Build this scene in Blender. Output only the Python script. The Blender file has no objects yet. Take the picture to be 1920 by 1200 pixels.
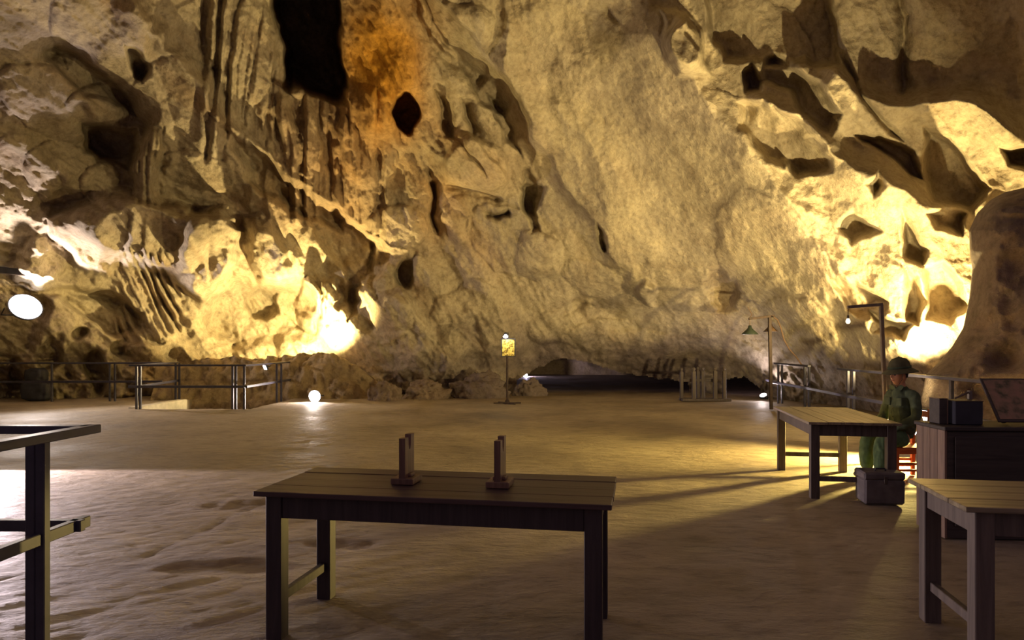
import bpy, bmesh, math, random
import numpy as np
from mathutils import Vector, Matrix, Quaternion

random.seed(7)
SC = bpy.context.scene
COL = SC.collection
PI = math.pi
F = 1333.0            # focal length in pixels of the 1920 x 1200 frame
CAM_Z = 1.5           # eye height
CX, HY = 960.0, 650.0 # principal column, horizon row

# ------------------------------------------------------------------ camera
cam_d = bpy.data.cameras.new('camera')
cam = bpy.data.objects.new('camera', cam_d)
COL.objects.link(cam)
cam.location = (0, 0, CAM_Z)
cam.rotation_euler = (PI / 2, 0, 0)
cam_d.sensor_width = 36.0
cam_d.lens = 36.0 * F / 1920.0
cam_d.shift_y = (HY - 600.0) / 1920.0
cam_d.clip_start = 0.05
cam_d.clip_end = 300
SC.camera = cam

# ------------------------------------------------------------------ world and exposure
w = bpy.data.worlds.new('cave_dark')
SC.world = w
w.use_nodes = True
bg = w.node_tree.nodes['Background']
bg.inputs[0].default_value = (1.0, 0.68, 0.78, 1)
bg.inputs[1].default_value = 0.15
SC.view_settings.view_transform = 'Standard'
SC.view_settings.look = 'None'
SC.view_settings.gamma = 1.0
SC.view_settings.use_curve_mapping = False
SC.view_settings.exposure = 0.0

# lamp table: power in W and colour of every floodlight (used by flood_light() below)
WARM = (1.0, 0.66, 0.20)
COOL = (0.93, 0.86, 1.0)
POWER = {
    'nook':   (2500, (1.0, 0.76, 0.30)),
    'valley': (2600, (1.0, 0.75, 0.30)),
    'rail':   (3500, (1.0, 0.77, 0.35)),
    'apron':  (3300, (1.0, 0.72, 0.20)),
    'right':  (120, (1.0, 0.84, 0.80)),
    'pit':    (260, (1.0, 0.85, 0.75)),
    'ledge':  (300, (1.0, 0.80, 0.45)),
    'left':   (1000, (1.0, 0.84, 0.74)),
    'near':   (1350, (1.0, 0.82, 0.88)),
    'tunnel': (700, (0.85, 0.72, 1.0)),
}

# ------------------------------------------------------------------ helpers
def P(px, py, Y):
    return Vector(((px - CX) / F * Y, Y, CAM_Z - (py - HY) / F * Y))

def fl(px, py):
    Y = F * CAM_Z / (py - HY)
    return Vector(((px - CX) / F * Y, Y, 0))

def link(name, me, mat=None, parent=None):
    o = bpy.data.objects.new(name, me)
    COL.objects.link(o)
    if mat is not None and me is not None and len(me.materials) == 0:
        me.materials.append(mat)
    if parent is not None:
        o.parent = parent
    return o

def tag(o, label, cat=None, group=None, kind=None):
    if label: o['label'] = label
    if cat: o['category'] = cat
    if group: o['group'] = group
    if kind: o['kind'] = kind
    return o

def thing(name, label, cat, loc=(0, 0, 0), rz=0.0, group=None):
    o = bpy.data.objects.new(name, None)
    COL.objects.link(o)
    o.empty_display_size = 0.1
    o.location = loc
    o.rotation_euler = (0, 0, rz)
    return tag(o, label, cat, group)

class MB:
    """collects shapes of ONE part and builds one mesh"""
    def __init__(s):
        s.bm = bmesh.new()
    def box(s, lo, hi, bevel=0.0, rot=None, jit=0.0):
        lo = Vector(lo); hi = Vector(hi)
        c = (lo + hi) / 2; d = hi - lo
        t = bmesh.new()
        bmesh.ops.create_cube(t, size=1.0)
        for v in t.verts:
            v.co = Vector((v.co.x * d.x, v.co.y * d.y, v.co.z * d.z))
            if jit: v.co += Vector([random.uniform(-jit, jit) for _ in range(3)])
        if bevel:
            bmesh.ops.bevel(t, geom=list(t.edges), offset=bevel, segments=1, affect='EDGES')
        M = Matrix.Translation(c)
        if rot is not None: M = M @ rot
        t.transform(M)
        s._merge(t)
        return s
    def bar(s, a, b, wx, wz, bevel=0.0, up=(0, 0, 1)):
        """square bar from a to b"""
        a = Vector(a); b = Vector(b)
        d = b - a; L = d.length; d.normalize()
        upv = Vector(up)
        if abs(d.dot(upv)) > 0.98: upv = Vector((0, 1, 0))
        sx = d.cross(upv).normalized(); sz = sx.cross(d).normalized()
        R = Matrix((sx, d, sz)).transposed().to_4x4()
        t = bmesh.new()
        bmesh.ops.create_cube(t, size=1.0)
        for v in t.verts: v.co = Vector((v.co.x * wx, v.co.y * L, v.co.z * wz))
        if bevel:
            bmesh.ops.bevel(t, geom=list(t.edges), offset=bevel, segments=1, affect='EDGES')
        t.transform(Matrix.Translation((a + b) / 2) @ R)
        s._merge(t)
        return s
    def tube(s, pts, r, n=8, cap=True):
        pts = [Vector(p) for p in pts]
        rs = r if isinstance(r, (list, tuple)) else [r] * len(pts)
        rings = []
        prev = None
        for i, p in enumerate(pts):
            if i == 0: d = pts[1] - p
            elif i == len(pts) - 1: d = p - pts[i - 1]
            else: d = pts[i + 1] - pts[i - 1]
            d.normalize()
            if prev is None:
                u = d.orthogonal().normalized()
            else:
                u = (prev - d * prev.dot(d)).normalized()
            prev = u
            v = d.cross(u)
            rings.append([s.bm.verts.new(p + (u * math.cos(2 * PI * k / n) + v * math.sin(2 * PI * k / n)) * rs[i]) for k in range(n)])
        for a, b in zip(rings[:-1], rings[1:]):
            for k in range(n):
                s.bm.faces.new((a[k], a[(k + 1) % n], b[(k + 1) % n], b[k]))
        if cap:
            s.bm.faces.new(list(reversed(rings[0]))); s.bm.faces.new(rings[-1])
        return s
    def lathe(s, prof, c=(0, 0, 0), n=20, sx=1.0, sy=1.0, M=None):
        """profile of (radius, z) around the z axis at c"""
        c = Vector(c); rings = []
        for r, z in prof:
            if r < 1e-5:
                q = Vector((0, 0, z))
                rings.append([s.bm.verts.new(c + (M @ q if M is not None else q))])
            else:
                ring = []
                for k in range(n):
                    a = 2 * PI * k / n
                    q = Vector((r * math.cos(a) * sx, r * math.sin(a) * sy, z))
                    ring.append(s.bm.verts.new(c + (M @ q if M is not None else q)))
                rings.append(ring)
        for a, b in zip(rings[:-1], rings[1:]):
            if len(a) == 1 and len(b) == 1: continue
            for k in range(n):
                if len(a) == 1: s.bm.faces.new((a[0], b[k], b[(k + 1) % n]))
                elif len(b) == 1: s.bm.faces.new((a[k], a[(k + 1) % n], b[0]))
                else: s.bm.faces.new((a[k], a[(k + 1) % n], b[(k + 1) % n], b[k]))
        return s
    def prism(s, outline, thick, M):
        """outline in local xy extruded along local z by thick, then moved by M"""
        lo = [s.bm.verts.new(M @ Vector((x, y, 0))) for x, y in outline]
        hi = [s.bm.verts.new(M @ Vector((x, y, thick))) for x, y in outline]
        n = len(outline)
        for k in range(n):
            s.bm.faces.new((lo[k], lo[(k + 1) % n], hi[(k + 1) % n], hi[k]))
        s.bm.faces.new(list(reversed(lo))); s.bm.faces.new(hi)
        return s
    def _merge(s, t):
        me = bpy.data.meshes.new('tmp'); t.to_mesh(me); t.free()
        s.bm.from_mesh(me); bpy.data.meshes.remove(me)
    def build(s, name, mat, parent=None, smooth=False):
        bmesh.ops.recalc_face_normals(s.bm, faces=list(s.bm.faces))
        me = bpy.data.meshes.new(name); s.bm.to_mesh(me); s.bm.free()
        if smooth:
            me.polygons.foreach_set('use_smooth', [True] * len(me.polygons))
        return link(name, me, mat, parent)

# ------------------------------------------------------------------ numpy noise
_rng = np.random.RandomState(11)
_perm = _rng.permutation(512).astype(np.int64)
_perm = np.concatenate([_perm, _perm])
_grad = _rng.normal(size=(512, 3)); _grad /= np.linalg.norm(_grad, axis=1)[:, None]

def noise3(p):
    p = np.asarray(p, dtype=np.float64)
    i = np.floor(p).astype(np.int64); f = p - i
    u = f * f * f * (f * (f * 6 - 15) + 10)
    out = 0.0
    for dx in (0, 1):
        for dy in (0, 1):
            for dz in (0, 1):
                h = _perm[(i[..., 0] + dx) & 511]
                h = _perm[(h + i[..., 1] + dy) & 511]
                h = _perm[(h + i[..., 2] + dz) & 511]
                g = _grad[h]
                d = g[..., 0] * (f[..., 0] - dx) + g[..., 1] * (f[..., 1] - dy) + g[..., 2] * (f[..., 2] - dz)
                wx = u[..., 0] if dx else 1 - u[..., 0]
                wy = u[..., 1] if dy else 1 - u[..., 1]
                wz = u[..., 2] if dz else 1 - u[..., 2]
                out = out + d * wx * wy * wz
    return out * 1.6

def fbm(p, octv=4, gain=0.5):
    a = 1.0; o = 0.0; s = 1.0
    for k in range(octv):
        o = o + a * noise3(p * s + 17.3 * k); a *= gain; s *= 2.03
    return o

def ridged(p, octv=3, gain=0.5):
    a = 1.0; o = 0.0; s = 1.0
    for k in range(octv):
        o = o + a * (1 - 2 * np.abs(noise3(p * s + 31.7 * k))); a *= gain; s *= 2.1
    return o

def sstep(e0, e1, x):
    t = np.clip((x - e0) / (e1 - e0), 0, 1)
    return t * t * (3 - 2 * t)

def seg_dist(X, Y, pts):
    """distance to a polyline, signed by its side (positive to the right of travel on screen), and position along it 0..1"""
    best = np.full(X.shape, 1e9); sgn = np.zeros(X.shape); tt = np.zeros(X.shape)
    n = len(pts) - 1
    for k in range(n):
        ax, ay = pts[k]; bx, by = pts[k + 1]
        dx, dy = bx - ax, by - ay
        L2 = dx * dx + dy * dy
        t = np.clip(((X - ax) * dx + (Y - ay) * dy) / L2, 0, 1)
        qx = X - (ax + t * dx); qy = Y - (ay + t * dy)
        d = np.hypot(qx, qy)
        m = d < best
        best = np.where(m, d, best)
        sgn = np.where(m, np.sign(qx * (-dy) + qy * dx), sgn)   # >0: below/left of a rightward-down line
        tt = np.where(m, (k + t) / n, tt)
    return best, sgn, tt

def mesh_grid(name, V, shape, mat, parent=None, keep=None, col=None):
    n, m = shape
    idx = np.arange(n * m).reshape(n, m)
    q = np.stack([idx[:-1, :-1], idx[1:, :-1], idx[1:, 1:], idx[:-1, 1:]], -1).reshape(-1, 4)
    if keep is not None:
        q = q[keep.reshape(-1)]
    me = bpy.data.meshes.new(name)
    me.vertices.add(n * m)
    me.vertices.foreach_set('co', np.ascontiguousarray(V.reshape(-1), dtype=np.float32))
    me.loops.add(q.size)
    me.loops.foreach_set('vertex_index', q.reshape(-1).astype(np.int32))
    me.polygons.add(len(q))
    me.polygons.foreach_set('loop_start', np.arange(0, q.size, 4, dtype=np.int32))
    me.polygons.foreach_set('use_smooth', np.ones(len(q), dtype=bool))
    me.update(calc_edges=True)
    if col is not None:
        a = me.color_attributes.new('stone', 'FLOAT_COLOR', 'POINT')
        c4 = np.ones((n * m, 4), dtype=np.float32); c4[:, :3] = col.reshape(-1, 3)
        a.data.foreach_set('color', c4.reshape(-1))
    return link(name, me, mat, parent)

# ------------------------------------------------------------------ materials
def nodes_of(name):
    m = bpy.data.materials.new(name); m.use_nodes = True
    nt = m.node_tree
    return m, nt, nt.nodes['Principled BSDF']

def N(nt, t, **kw):
    n = nt.nodes.new(t)
    for k, v in kw.items():
        if k.startswith('i_'): n.inputs[k[2:].replace('_', ' ')].default_value = v
        else: setattr(n, k, v)
    return n

def ramp(nt, fac, stops):
    r = nt.nodes.new('ShaderNodeValToRGB')
    el = r.color_ramp.elements
    while len(el) < len(stops): el.new(0.5)
    for e, (p, c) in zip(el, stops):
        e.position = p; e.color = (c[0], c[1], c[2], 1)
    nt.links.new(fac, r.inputs[0])
    return r

def rock_material(name, use_attr, base=(0.45, 0.38, 0.29)):
    m, nt, b = nodes_of(name)
    L = nt.links.new
    tc = N(nt, 'ShaderNodeTexCoord')
    n1 = N(nt, 'ShaderNodeTexNoise'); n1.inputs['Scale'].default_value = 1.3; n1.inputs['Detail'].default_value = 7; n1.inputs['Roughness'].default_value = .62
    L(tc.outputs['Object'], n1.inputs['Vector'])
    r1 = ramp(nt, n1.outputs['Fac'], [(0.30, (0.62, 0.58, 0.55)), (0.5, (0.95, 0.93, 0.90)), (0.72, (1.15, 1.12, 1.05))])
    mix = N(nt, 'ShaderNodeMix', data_type='RGBA', blend_type='MULTIPLY'); mix.inputs[0].default_value = 1
    if use_attr:
        at = N(nt, 'ShaderNodeVertexColor'); at.layer_name = 'stone'
        L(at.outputs['Color'], mix.inputs[6])
    else:
        mix.inputs[6].default_value = (*base, 1)
    L(r1.outputs['Color'], mix.inputs[7])
    n2 = N(nt, 'ShaderNodeTexNoise'); n2.inputs['Scale'].default_value = 9; n2.inputs['Detail'].default_value = 6; n2.inputs['Roughness'].default_value = .7
    L(tc.outputs['Object'], n2.inputs['Vector'])
    r2 = ramp(nt, n2.outputs['Fac'], [(0.33, (0.72, 0.70, 0.68)), (0.55, (1.0, 1.0, 1.0)), (0.75, (1.1, 1.08, 1.04))])
    mix2 = N(nt, 'ShaderNodeMix', data_type='RGBA', blend_type='MULTIPLY'); mix2.inputs[0].default_value = 1
    L(mix.outputs[2], mix2.inputs[6]); L(r2.outputs['Color'], mix2.inputs[7])
    L(mix2.outputs[2], b.inputs['Base Color'])
    b.inputs['Roughness'].default_value = 0.85
    b.inputs['Specular IOR Level'].default_value = 0.2
    bu = N(nt, 'ShaderNodeBump'); bu.inputs['Strength'].default_value = 0.55; bu.inputs['Distance'].default_value = 0.10
    L(n2.outputs['Fac'], bu.inputs['Height'])
    n3 = N(nt, 'ShaderNodeTexNoise'); n3.inputs['Scale'].default_value = 32; n3.inputs['Detail'].default_value = 5; n3.inputs['Roughness'].default_value = .7
    L(tc.outputs['Object'], n3.inputs['Vector'])
    bu2 = N(nt, 'ShaderNodeBump'); bu2.inputs['Strength'].default_value = 0.45; bu2.inputs['Distance'].default_value = 0.03
    L(n3.outputs['Fac'], bu2.inputs['Height']); L(bu.outputs[0], bu2.inputs['Normal'])
    L(bu2.outputs[0], b.inputs['Normal'])
    return m

def floor_material():
    m, nt, b = nodes_of('worn_concrete')
    L = nt.links.new
    tc = N(nt, 'ShaderNodeTexCoord')
    n1 = N(nt, 'ShaderNodeTexNoise'); n1.inputs['Scale'].default_value = 0.55; n1.inputs['Detail'].default_value = 8; n1.inputs['Roughness'].default_value = .6
    L(tc.outputs['Object'], n1.inputs['Vector'])
    r1 = ramp(nt, n1.outputs['Fac'], [(0.32, (0.175, 0.138, 0.102)), (0.47, (0.275, 0.222, 0.160)), (0.70, (0.385, 0.32, 0.230))])
    mp = N(nt, 'ShaderNodeMapping'); mp.inputs['Scale'].default_value = (2.2, 5.0, 1); mp.inputs['Rotation'].default_value = (0, 0, 0.8)
    L(tc.outputs['Object'], mp.inputs['Vector'])
    n2 = N(nt, 'ShaderNodeTexNoise'); n2.inputs['Scale'].default_value = 1.6; n2.inputs['Detail'].default_value = 8; n2.inputs['Roughness'].default_value = .65
    L(mp.outputs[0], n2.inputs['Vector'])
    r2 = ramp(nt, n2.outputs['Fac'], [(0.30, (0.62, 0.60, 0.60)), (0.5, (1, 1, 1)), (0.72, (1.12, 1.1, 1.06))])
    mix = N(nt, 'ShaderNodeMix', data_type='RGBA', blend_type='MULTIPLY'); mix.inputs[0].default_value = 1
    L(r1.outputs['Color'], mix.inputs[6]); L(r2.outputs['Color'], mix.inputs[7])
    L(mix.outputs[2], b.inputs['Base Color'])
    rr = ramp(nt, n1.outputs['Fac'], [(0.3, (0.50,) * 3), (0.6, (0.72,) * 3)])
    L(rr.outputs['Color'], b.inputs['Roughness'])
    b.inputs['Specular IOR Level'].default_value = 0.35
    bu = N(nt, 'ShaderNodeBump'); bu.inputs['Strength'].default_value = 0.8; bu.inputs['Distance'].default_value = 0.05
    L(n2.outputs['Fac'], bu.inputs['Height'])
    n3 = N(nt, 'ShaderNodeTexNoise'); n3.inputs['Scale'].default_value = 26; n3.inputs['Detail'].default_value = 5
    L(tc.outputs['Object'], n3.inputs['Vector'])
    bu2 = N(nt, 'ShaderNodeBump'); bu2.inputs['Strength'].default_value = 0.35; bu2.inputs['Distance'].default_value = 0.01
    L(n3.outputs['Fac'], bu2.inputs['Height']); L(bu.outputs[0], bu2.inputs['Normal'])
    L(bu2.outputs[0], b.inputs['Normal'])
    return m

def wood_material(name, c0, c1, rough=0.5, axis=0, scale=1.0, spec=0.4):
    m, nt, b = nodes_of(name)
    L = nt.links.new
    tc = N(nt, 'ShaderNodeTexCoord')
    mp = N(nt, 'ShaderNodeMapping')
    s = [14 * scale] * 3; s[axis] = 0.9 * scale
    mp.inputs['Scale'].default_value = s
    L(tc.outputs['Object'], mp.inputs['Vector'])
    n1 = N(nt, 'ShaderNodeTexNoise'); n1.inputs['Scale'].default_value = 1.5; n1.inputs['Detail'].default_value = 7; n1.inputs['Roughness'].default_value = .65; n1.inputs['Distortion'].default_value = .6
    L(mp.outputs[0], n1.inputs['Vector'])
    oi = N(nt, 'ShaderNodeObjectInfo')
    ad = N(nt, 'ShaderNodeMath', operation='MULTIPLY_ADD'); ad.inputs[1].default_value = .18; 
    L(oi.outputs['Random'], ad.inputs[0]); L(n1.outputs['Fac'], ad.inputs[2])
    r = ramp(nt, ad.outputs[0], [(0.36, c0), (0.78, c1)])
    L(r.outputs['Color'], b.inputs['Base Color'])
    b.inputs['Roughness'].default_value = rough
    b.inputs['Specular IOR Level'].default_value = spec
    bu = N(nt, 'ShaderNodeBump'); bu.inputs['Strength'].default_value = 0.4; bu.inputs['Distance'].default_value = 0.006
    L(n1.outputs['Fac'], bu.inputs['Height']); L(bu.outputs[0], b.inputs['Normal'])
    return m

def plain(name, c, rough=0.6, metal=0.0, var=0.25, scale=8, bump=0.15, spec=0.4):
    m, nt, b = nodes_of(name)
    L = nt.links.new
    tc = N(nt, 'ShaderNodeTexCoord')
    n1 = N(nt, 'ShaderNodeTexNoise'); n1.inputs['Scale'].default_value = scale; n1.inputs['Detail'].default_value = 5
    L(tc.outputs['Object'], n1.inputs['Vector'])
    r = ramp(nt, n1.outputs['Fac'], [(0.3, [x * (1 - var) for x in c]), (0.7, [min(1, x * (1 + var)) for x in c])])
    L(r.outputs['Color'], b.inputs['Base Color'])
    b.inputs['Roughness'].default_value = rough; b.inputs['Metallic'].default_value = metal
    b.inputs['Specular IOR Level'].default_value = spec
    if bump:
        bu = N(nt, 'ShaderNodeBump'); bu.inputs['Strength'].default_value = bump; bu.inputs['Distance'].default_value = 0.01
        L(n1.outputs['Fac'], bu.inputs['Height']); L(bu.outputs[0], b.inputs['Normal'])
    return m

def glow(name, c, strength):
    m, nt, b = nodes_of(name)
    b.inputs['Base Color'].default_value = (0.8, 0.8, 0.8, 1)
    b.inputs['Emission Color'].default_value = (*c, 1)
    b.inputs['Emission Strength'].default_value = strength
    return m

M_ROCK = rock_material('limestone', True)
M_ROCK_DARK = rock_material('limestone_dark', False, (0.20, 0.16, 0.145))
M_ROCK_TAN = rock_material('limestone_tan', False, (0.40, 0.31, 0.19))
M_ROCK_BR = rock_material('limestone_brown', False, (0.26, 0.20, 0.15))
M_FLOOR = floor_material()
M_CONC = plain('kerb_concrete', (0.45, 0.40, 0.30), 0.8, 0, .2, 6)
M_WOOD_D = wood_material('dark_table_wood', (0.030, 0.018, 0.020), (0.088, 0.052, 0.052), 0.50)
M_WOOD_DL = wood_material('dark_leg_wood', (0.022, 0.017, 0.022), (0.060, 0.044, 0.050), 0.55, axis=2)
M_WOOD_G = wood_material('grey_table_wood', (0.13, 0.10, 0.065), (0.40, 0.33, 0.22), 0.34, axis=0, spec=.55)
M_WOOD_GL = wood_material('grey_leg_wood', (0.055, 0.042, 0.040), (0.16, 0.125, 0.11), 0.6, axis=2)
M_WOOD_H = wood_material('holder_wood', (0.11, 0.06, 0.045), (0.26, 0.15, 0.10), 0.5, axis=2)
M_WOOD_C = wood_material('cabinet_wood', (0.10, 0.06, 0.045), (0.26, 0.17, 0.125), 0.55, axis=2)
M_WOOD_CD = wood_material('cabinet_dark_wood', (0.028, 0.022, 0.022), (0.07, 0.055, 0.05), 0.6, axis=0)
M_POST = wood_material('pale_post_wood', (0.07, 0.055, 0.05), (0.15, 0.115, 0.10), 0.7, axis=2)
M_POST_D = wood_material('dark_post_wood', (0.04, 0.03, 0.032), (0.11, 0.085, 0.08), 0.7, axis=2)
M_RAIL = plain('blue_black_steel', (0.045, 0.042, 0.07), 0.45, 0.1, .2, 12, .05, .5)
M_RUST = plain('rusty_pole', (0.042, 0.024, 0.018), 0.7, 0.1, .35, 14)
M_STEEL = plain('dull_steel', (0.16, 0.13, 0.115), 0.4, 0.5, .2, 10, .05)
M_GREEN = plain('green_enamel', (0.022, 0.030, 0.022), 0.4, 0, .2, 10, .03)
M_CONE_SHADOW = plain('shade_shadow_brown', (0.07, 0.038, 0.02), 0.6, 0, .25, 10, .05)
M_BLACK = plain('black_plastic', (0.03, 0.03, 0.045), 0.6, 0, .3, 6, .2)
M_CORD = plain('brown_cord', (0.09, 0.05, 0.03), 0.7, 0, .2, 6, 0)
M_JACKET = plain('green_cotton', (0.095, 0.120, 0.070), 0.9, 0, .22, 16, .25, .15)
M_TROUS = plain('green_trouser_cotton', (0.095, 0.150, 0.075), 0.9, 0, .22, 16, .25, .15)
M_HAT = plain('olive_helmet_cloth', (0.115, 0.110, 0.060), 0.9, 0, .2, 16, .2, .15)
M_SKIN = plain('skin', (0.62, 0.30, 0.16), 0.5, 0, .08, 8, .03, .4)
M_HAIR = plain('black_hair', (0.02, 0.016, 0.014), 0.6, 0, .2, 30, .2)
M_SHOE = plain('dark_shoe', (0.03, 0.028, 0.024), 0.5, 0, .2, 12, .1)
M_ORANGE = plain('orange_lacquer', (0.62, 0.13, 0.03), 0.4, 0, .15, 8, .05)
M_BOXG = plain('grey_canvas', (0.16, 0.14, 0.145), 0.85, 0, .25, 10, .3, .2)
M_EYE = plain('dark_eye', (0.03, 0.02, 0.02), 0.3, 0, .1, 5, 0)
M_LIP = plain('lip', (0.45, 0.15, 0.10), 0.5, 0, .1, 5, 0)
M_LENS = glow('flood_lens', (1.0, 0.97, 1.0), 12)
M_LENSW = glow('warm_lens', (1.0, 0.88, 0.6), 60)
M_BULB = glow('lit_bulb', (1.0, 0.92, 0.72), 1.6)

def map_material():
    m, nt, b = nodes_of('old_map')
    L = nt.links.new
    tc = N(nt, 'ShaderNodeTexCoord')
    v = N(nt, 'ShaderNodeTexVoronoi'); v.inputs['Scale'].default_value = 9
    n = N(nt, 'ShaderNodeTexNoise'); n.inputs['Scale'].default_value = 14; n.inputs['Detail'].default_value = 6
    L(tc.outputs['Object'], v.inputs['Vector']); L(tc.outputs['Object'], n.inputs['Vector'])
    r = ramp(nt, n.outputs['Fac'], [(0.36, (0.07, 0.065, 0.03)), (0.5, (0.22, 0.14, 0.085)), (0.65, (0.30, 0.17, 0.11))])
    L(r.outputs['Color'], b.inputs['Base Color']); b.inputs['Roughness'].default_value = .6
    return m
M_MAP = map_material()

def print_material():
    m, nt, b = nodes_of('printed_notice')
    L = nt.links.new
    tc = N(nt, 'ShaderNodeTexCoord')
    n = N(nt, 'ShaderNodeTexNoise'); n.inputs['Scale'].default_value = 24; n.inputs['Detail'].default_value = 3
    L(tc.outputs['Object'], n.inputs['Vector'])
    r = ramp(nt, n.outputs['Fac'], [(0.40, (0.16, 0.10, 0.02)), (0.50, (0.62, 0.48, 0.10)), (0.60, (0.75, 0.62, 0.18))])
    L(r.outputs['Color'], b.inputs['Base Color']); b.inputs['Roughness'].default_value = .5
    return m
M_PRINT = print_material()

# ------------------------------------------------------------------ cave wall
CTRL = [  # column, row, distance of the rock face
    (-700, 780, 13), (-350, 770, 18), (0, 752, 21.5), (200, 752, 22), (400, 742, 23.4), (600, 738, 23.8), (800, 738, 23.0), (950, 735, 23.4),
    (1100, 715, 24.5), (1250, 725, 24.2), (1380, 735, 23.4), (1450, 745, 21.6), (1560, 750, 19.0), (1640, 755, 16.5), (1740, 720, 14.3), (1850, 720, 14.2), (2000, 700, 13), (2450, 700, 9),
    (-700, 550, 12), (-300, 550, 16.5), (0, 560, 20.0), (200, 560, 21.5), (400, 560, 23.2), (560, 560, 23.2), (800, 550, 22.2), (1000, 550, 21.8), (1200, 550, 21.2), (1400, 550, 19.3), (1550, 550, 16.6),
    (1650, 560, 14.8), (1740, 560, 14.2), (1900, 550, 13.6), (2450, 550, 9),
    (-500, 300, 12), (0, 300, 17.5), (300, 300, 19.5), (550, 300, 21), (800, 300, 20.2), (1000, 300, 19.3), (1200, 300, 18.2), (1400, 300, 15.8), (1600, 300, 14.1), (1800, 300, 13.4), (2350, 300, 9.6),
    (-500, 0, 9.5), (0, 0, 14.0), (300, 0, 16.5), (570, 0, 18.5), (800, 0, 17), (1000, 0, 16.2), (1300, 0, 14.6), (1600, 0, 13.2), (1900, 0, 12.3), (2400, 0, 8.4),
    (-500, -500, 6.5), (200, -500, 9), (800, -500, 10.5), (1300, -500, 11), (1900, -500, 9.6), (2450, -500, 7),
    (-400, -1000, 4.6), (900, -1000, 6.4), (2200, -1000, 4.8),
]
def tps(ctrl, X, Y):
    c = np.array(ctrl, float); p = c[:, :2] / 500.0; v = c[:, 2]
    n = len(c)
    def U(r2): return np.where(r2 > 0, 0.5 * r2 * np.log(np.maximum(r2, 1e-12)), 0)
    K = U(((p[:, None] - p[None]) ** 2).sum(-1)) + np.eye(n) * 0.004
    Pm = np.hstack([np.ones((n, 1)), p])
    A = np.zeros((n + 3, n + 3)); A[:n, :n] = K; A[:n, n:] = Pm; A[n:, :n] = Pm.T
    s = np.linalg.solve(A, np.concatenate([v, np.zeros(3)]))
    xs = X / 500.0; ys = Y / 500.0
    o = s[n] + s[n + 1] * xs + s[n + 2] * ys
    for k in range(n):
        o = o + s[k] * U((xs - p[k, 0]) ** 2 + (ys - p[k, 1]) ** 2)
    return o

def axis_px(lo, hi, a, b, fine, coarse):
    left = np.arange(lo, a, coarse); mid = np.arange(a, b, fine); right = np.arange(b, hi + 1, coarse)
    return np.concatenate([left, mid, right])
gx = axis_px(-700, 2460, -30, 1950, 2.2, 22)
gy = axis_px(-1000, 800, -30, 800, 2.2, 22)
GX, GY = np.meshgrid(gx, gy)
shape = GX.shape
D0 = tps(CTRL, GX, GY)
B0 = np.stack([(GX - CX) / F * D0, D0, CAM_Z - (GY - HY) / F * D0], -1)
# organic wobble of every hand-placed outline
WX = GX + 16 * fbm(B0 * 0.55, 3) + 5 * fbm(B0 * 2.3 + 5, 2)
WY = GY + 16 * fbm(B0 * 0.55 + 40, 3) + 5 * fbm(B0 * 2.3 + 55, 2)

H = np.zeros(shape)            # relief towards the room, in metres
def blob(cx, cy, rx, ry, rot, h, edge=0.55):
    global H
    a = math.radians(rot); ca, sa = math.cos(a), math.sin(a)
    x = (WX - cx) * ca + (WY - cy) * sa; y = -(WX - cx) * sa + (WY - cy) * ca
    r = np.hypot(x / rx, y / ry)
    H += h * (1 - sstep(edge, 1.0, r))
def pocket(cx, cy, rx, ry, rot, d, edge=0.62): blob(cx, cy, rx, ry, rot, -d, edge)
def dome(cx, cy, rx, ry, rot, h):
    global H
    a = math.radians(rot); ca, sa = math.cos(a), math.sin(a)
    x = (WX - cx) * ca + (WY - cy) * sa; y = -(WX - cx) * sa + (WY - cy) * ca
    r2 = (x / rx) ** 2 + (y / ry) ** 2
    H += h * np.sqrt(np.clip(1 - r2, 0, 1))
def ridge(pts, h, wr, wl):
    """crest along pts; wr = fall-off in px on the right/upper side, wl = on the left/lower side of a line that runs down-right"""
    global H
    d, s, t = seg_dist(WX, WY, pts)
    wd = np.where(s > 0, wl, wr)
    fade = sstep(0, .12, t) * (1 - sstep(.88, 1, t)) * .8 + .2
    H += h * fade * np.exp(-(d / wd) ** 1.5)
def groove(pts, h, wid): ridge(pts, -h, wid, wid)
def boxmask(x0, y0, x1, y1, soft):
    return sstep(x0 - soft, x0 + soft, WX) * (1 - sstep(x1 - soft, x1 + soft, WX)) * sstep(y0 - soft, y0 + soft, WY) * (1 - sstep(y1 - soft, y1 + soft, WY))
def flutes(x0, y0, x1, y1, soft, period, h, lean=0.0):
    global H
    m = boxmask(x0, y0, x1, y1, soft)
    u = (GX + .3 * (WX - GX) + lean * GY) / period + 0.55 * fbm(np.stack([GX / 70, GY / 420, GX * 0], -1), 2)
    H += m * h * (np.abs(np.sin(PI * u)) ** 0.7 - .4 + .35 * np.sin(2.3 * PI * u + 1.3))

SXW = GX + .8 * (WX - GX); SYW = GY + .8 * (WY - GY)
def facet(poly, h, edge=9):
    """raise (h > 0) or scoop out (h < 0) an outlined patch of the face with a steep rim"""
    xs = [p[0] for p in poly]; ys = [p[1] for p in poly]
    j0, j1 = np.searchsorted(gx, [min(xs) - 60, max(xs) + 60]); i0, i1 = np.searchsorted(gy, [min(ys) - 60, max(ys) + 60])
    X = SXW[i0:i1, j0:j1]; Y = SYW[i0:i1, j0:j1]
    d, _, _ = seg_dist(X, Y, list(poly) + [poly[0]])
    ins = np.zeros(X.shape, bool); n = len(poly)
    for k in range(n):
        x0, y0 = poly[k]; x1, y1 = poly[(k + 1) % n]
        ins ^= ((y0 > Y) != (y1 > Y)) & (X < (x1 - x0) * (Y - y0) / (y1 - y0 + 1e-9) + x0)
    sd = np.where(ins, d, -d)
    H[i0:i1, j0:j1] += h * sstep(-edge * .3, edge, sd)

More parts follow.
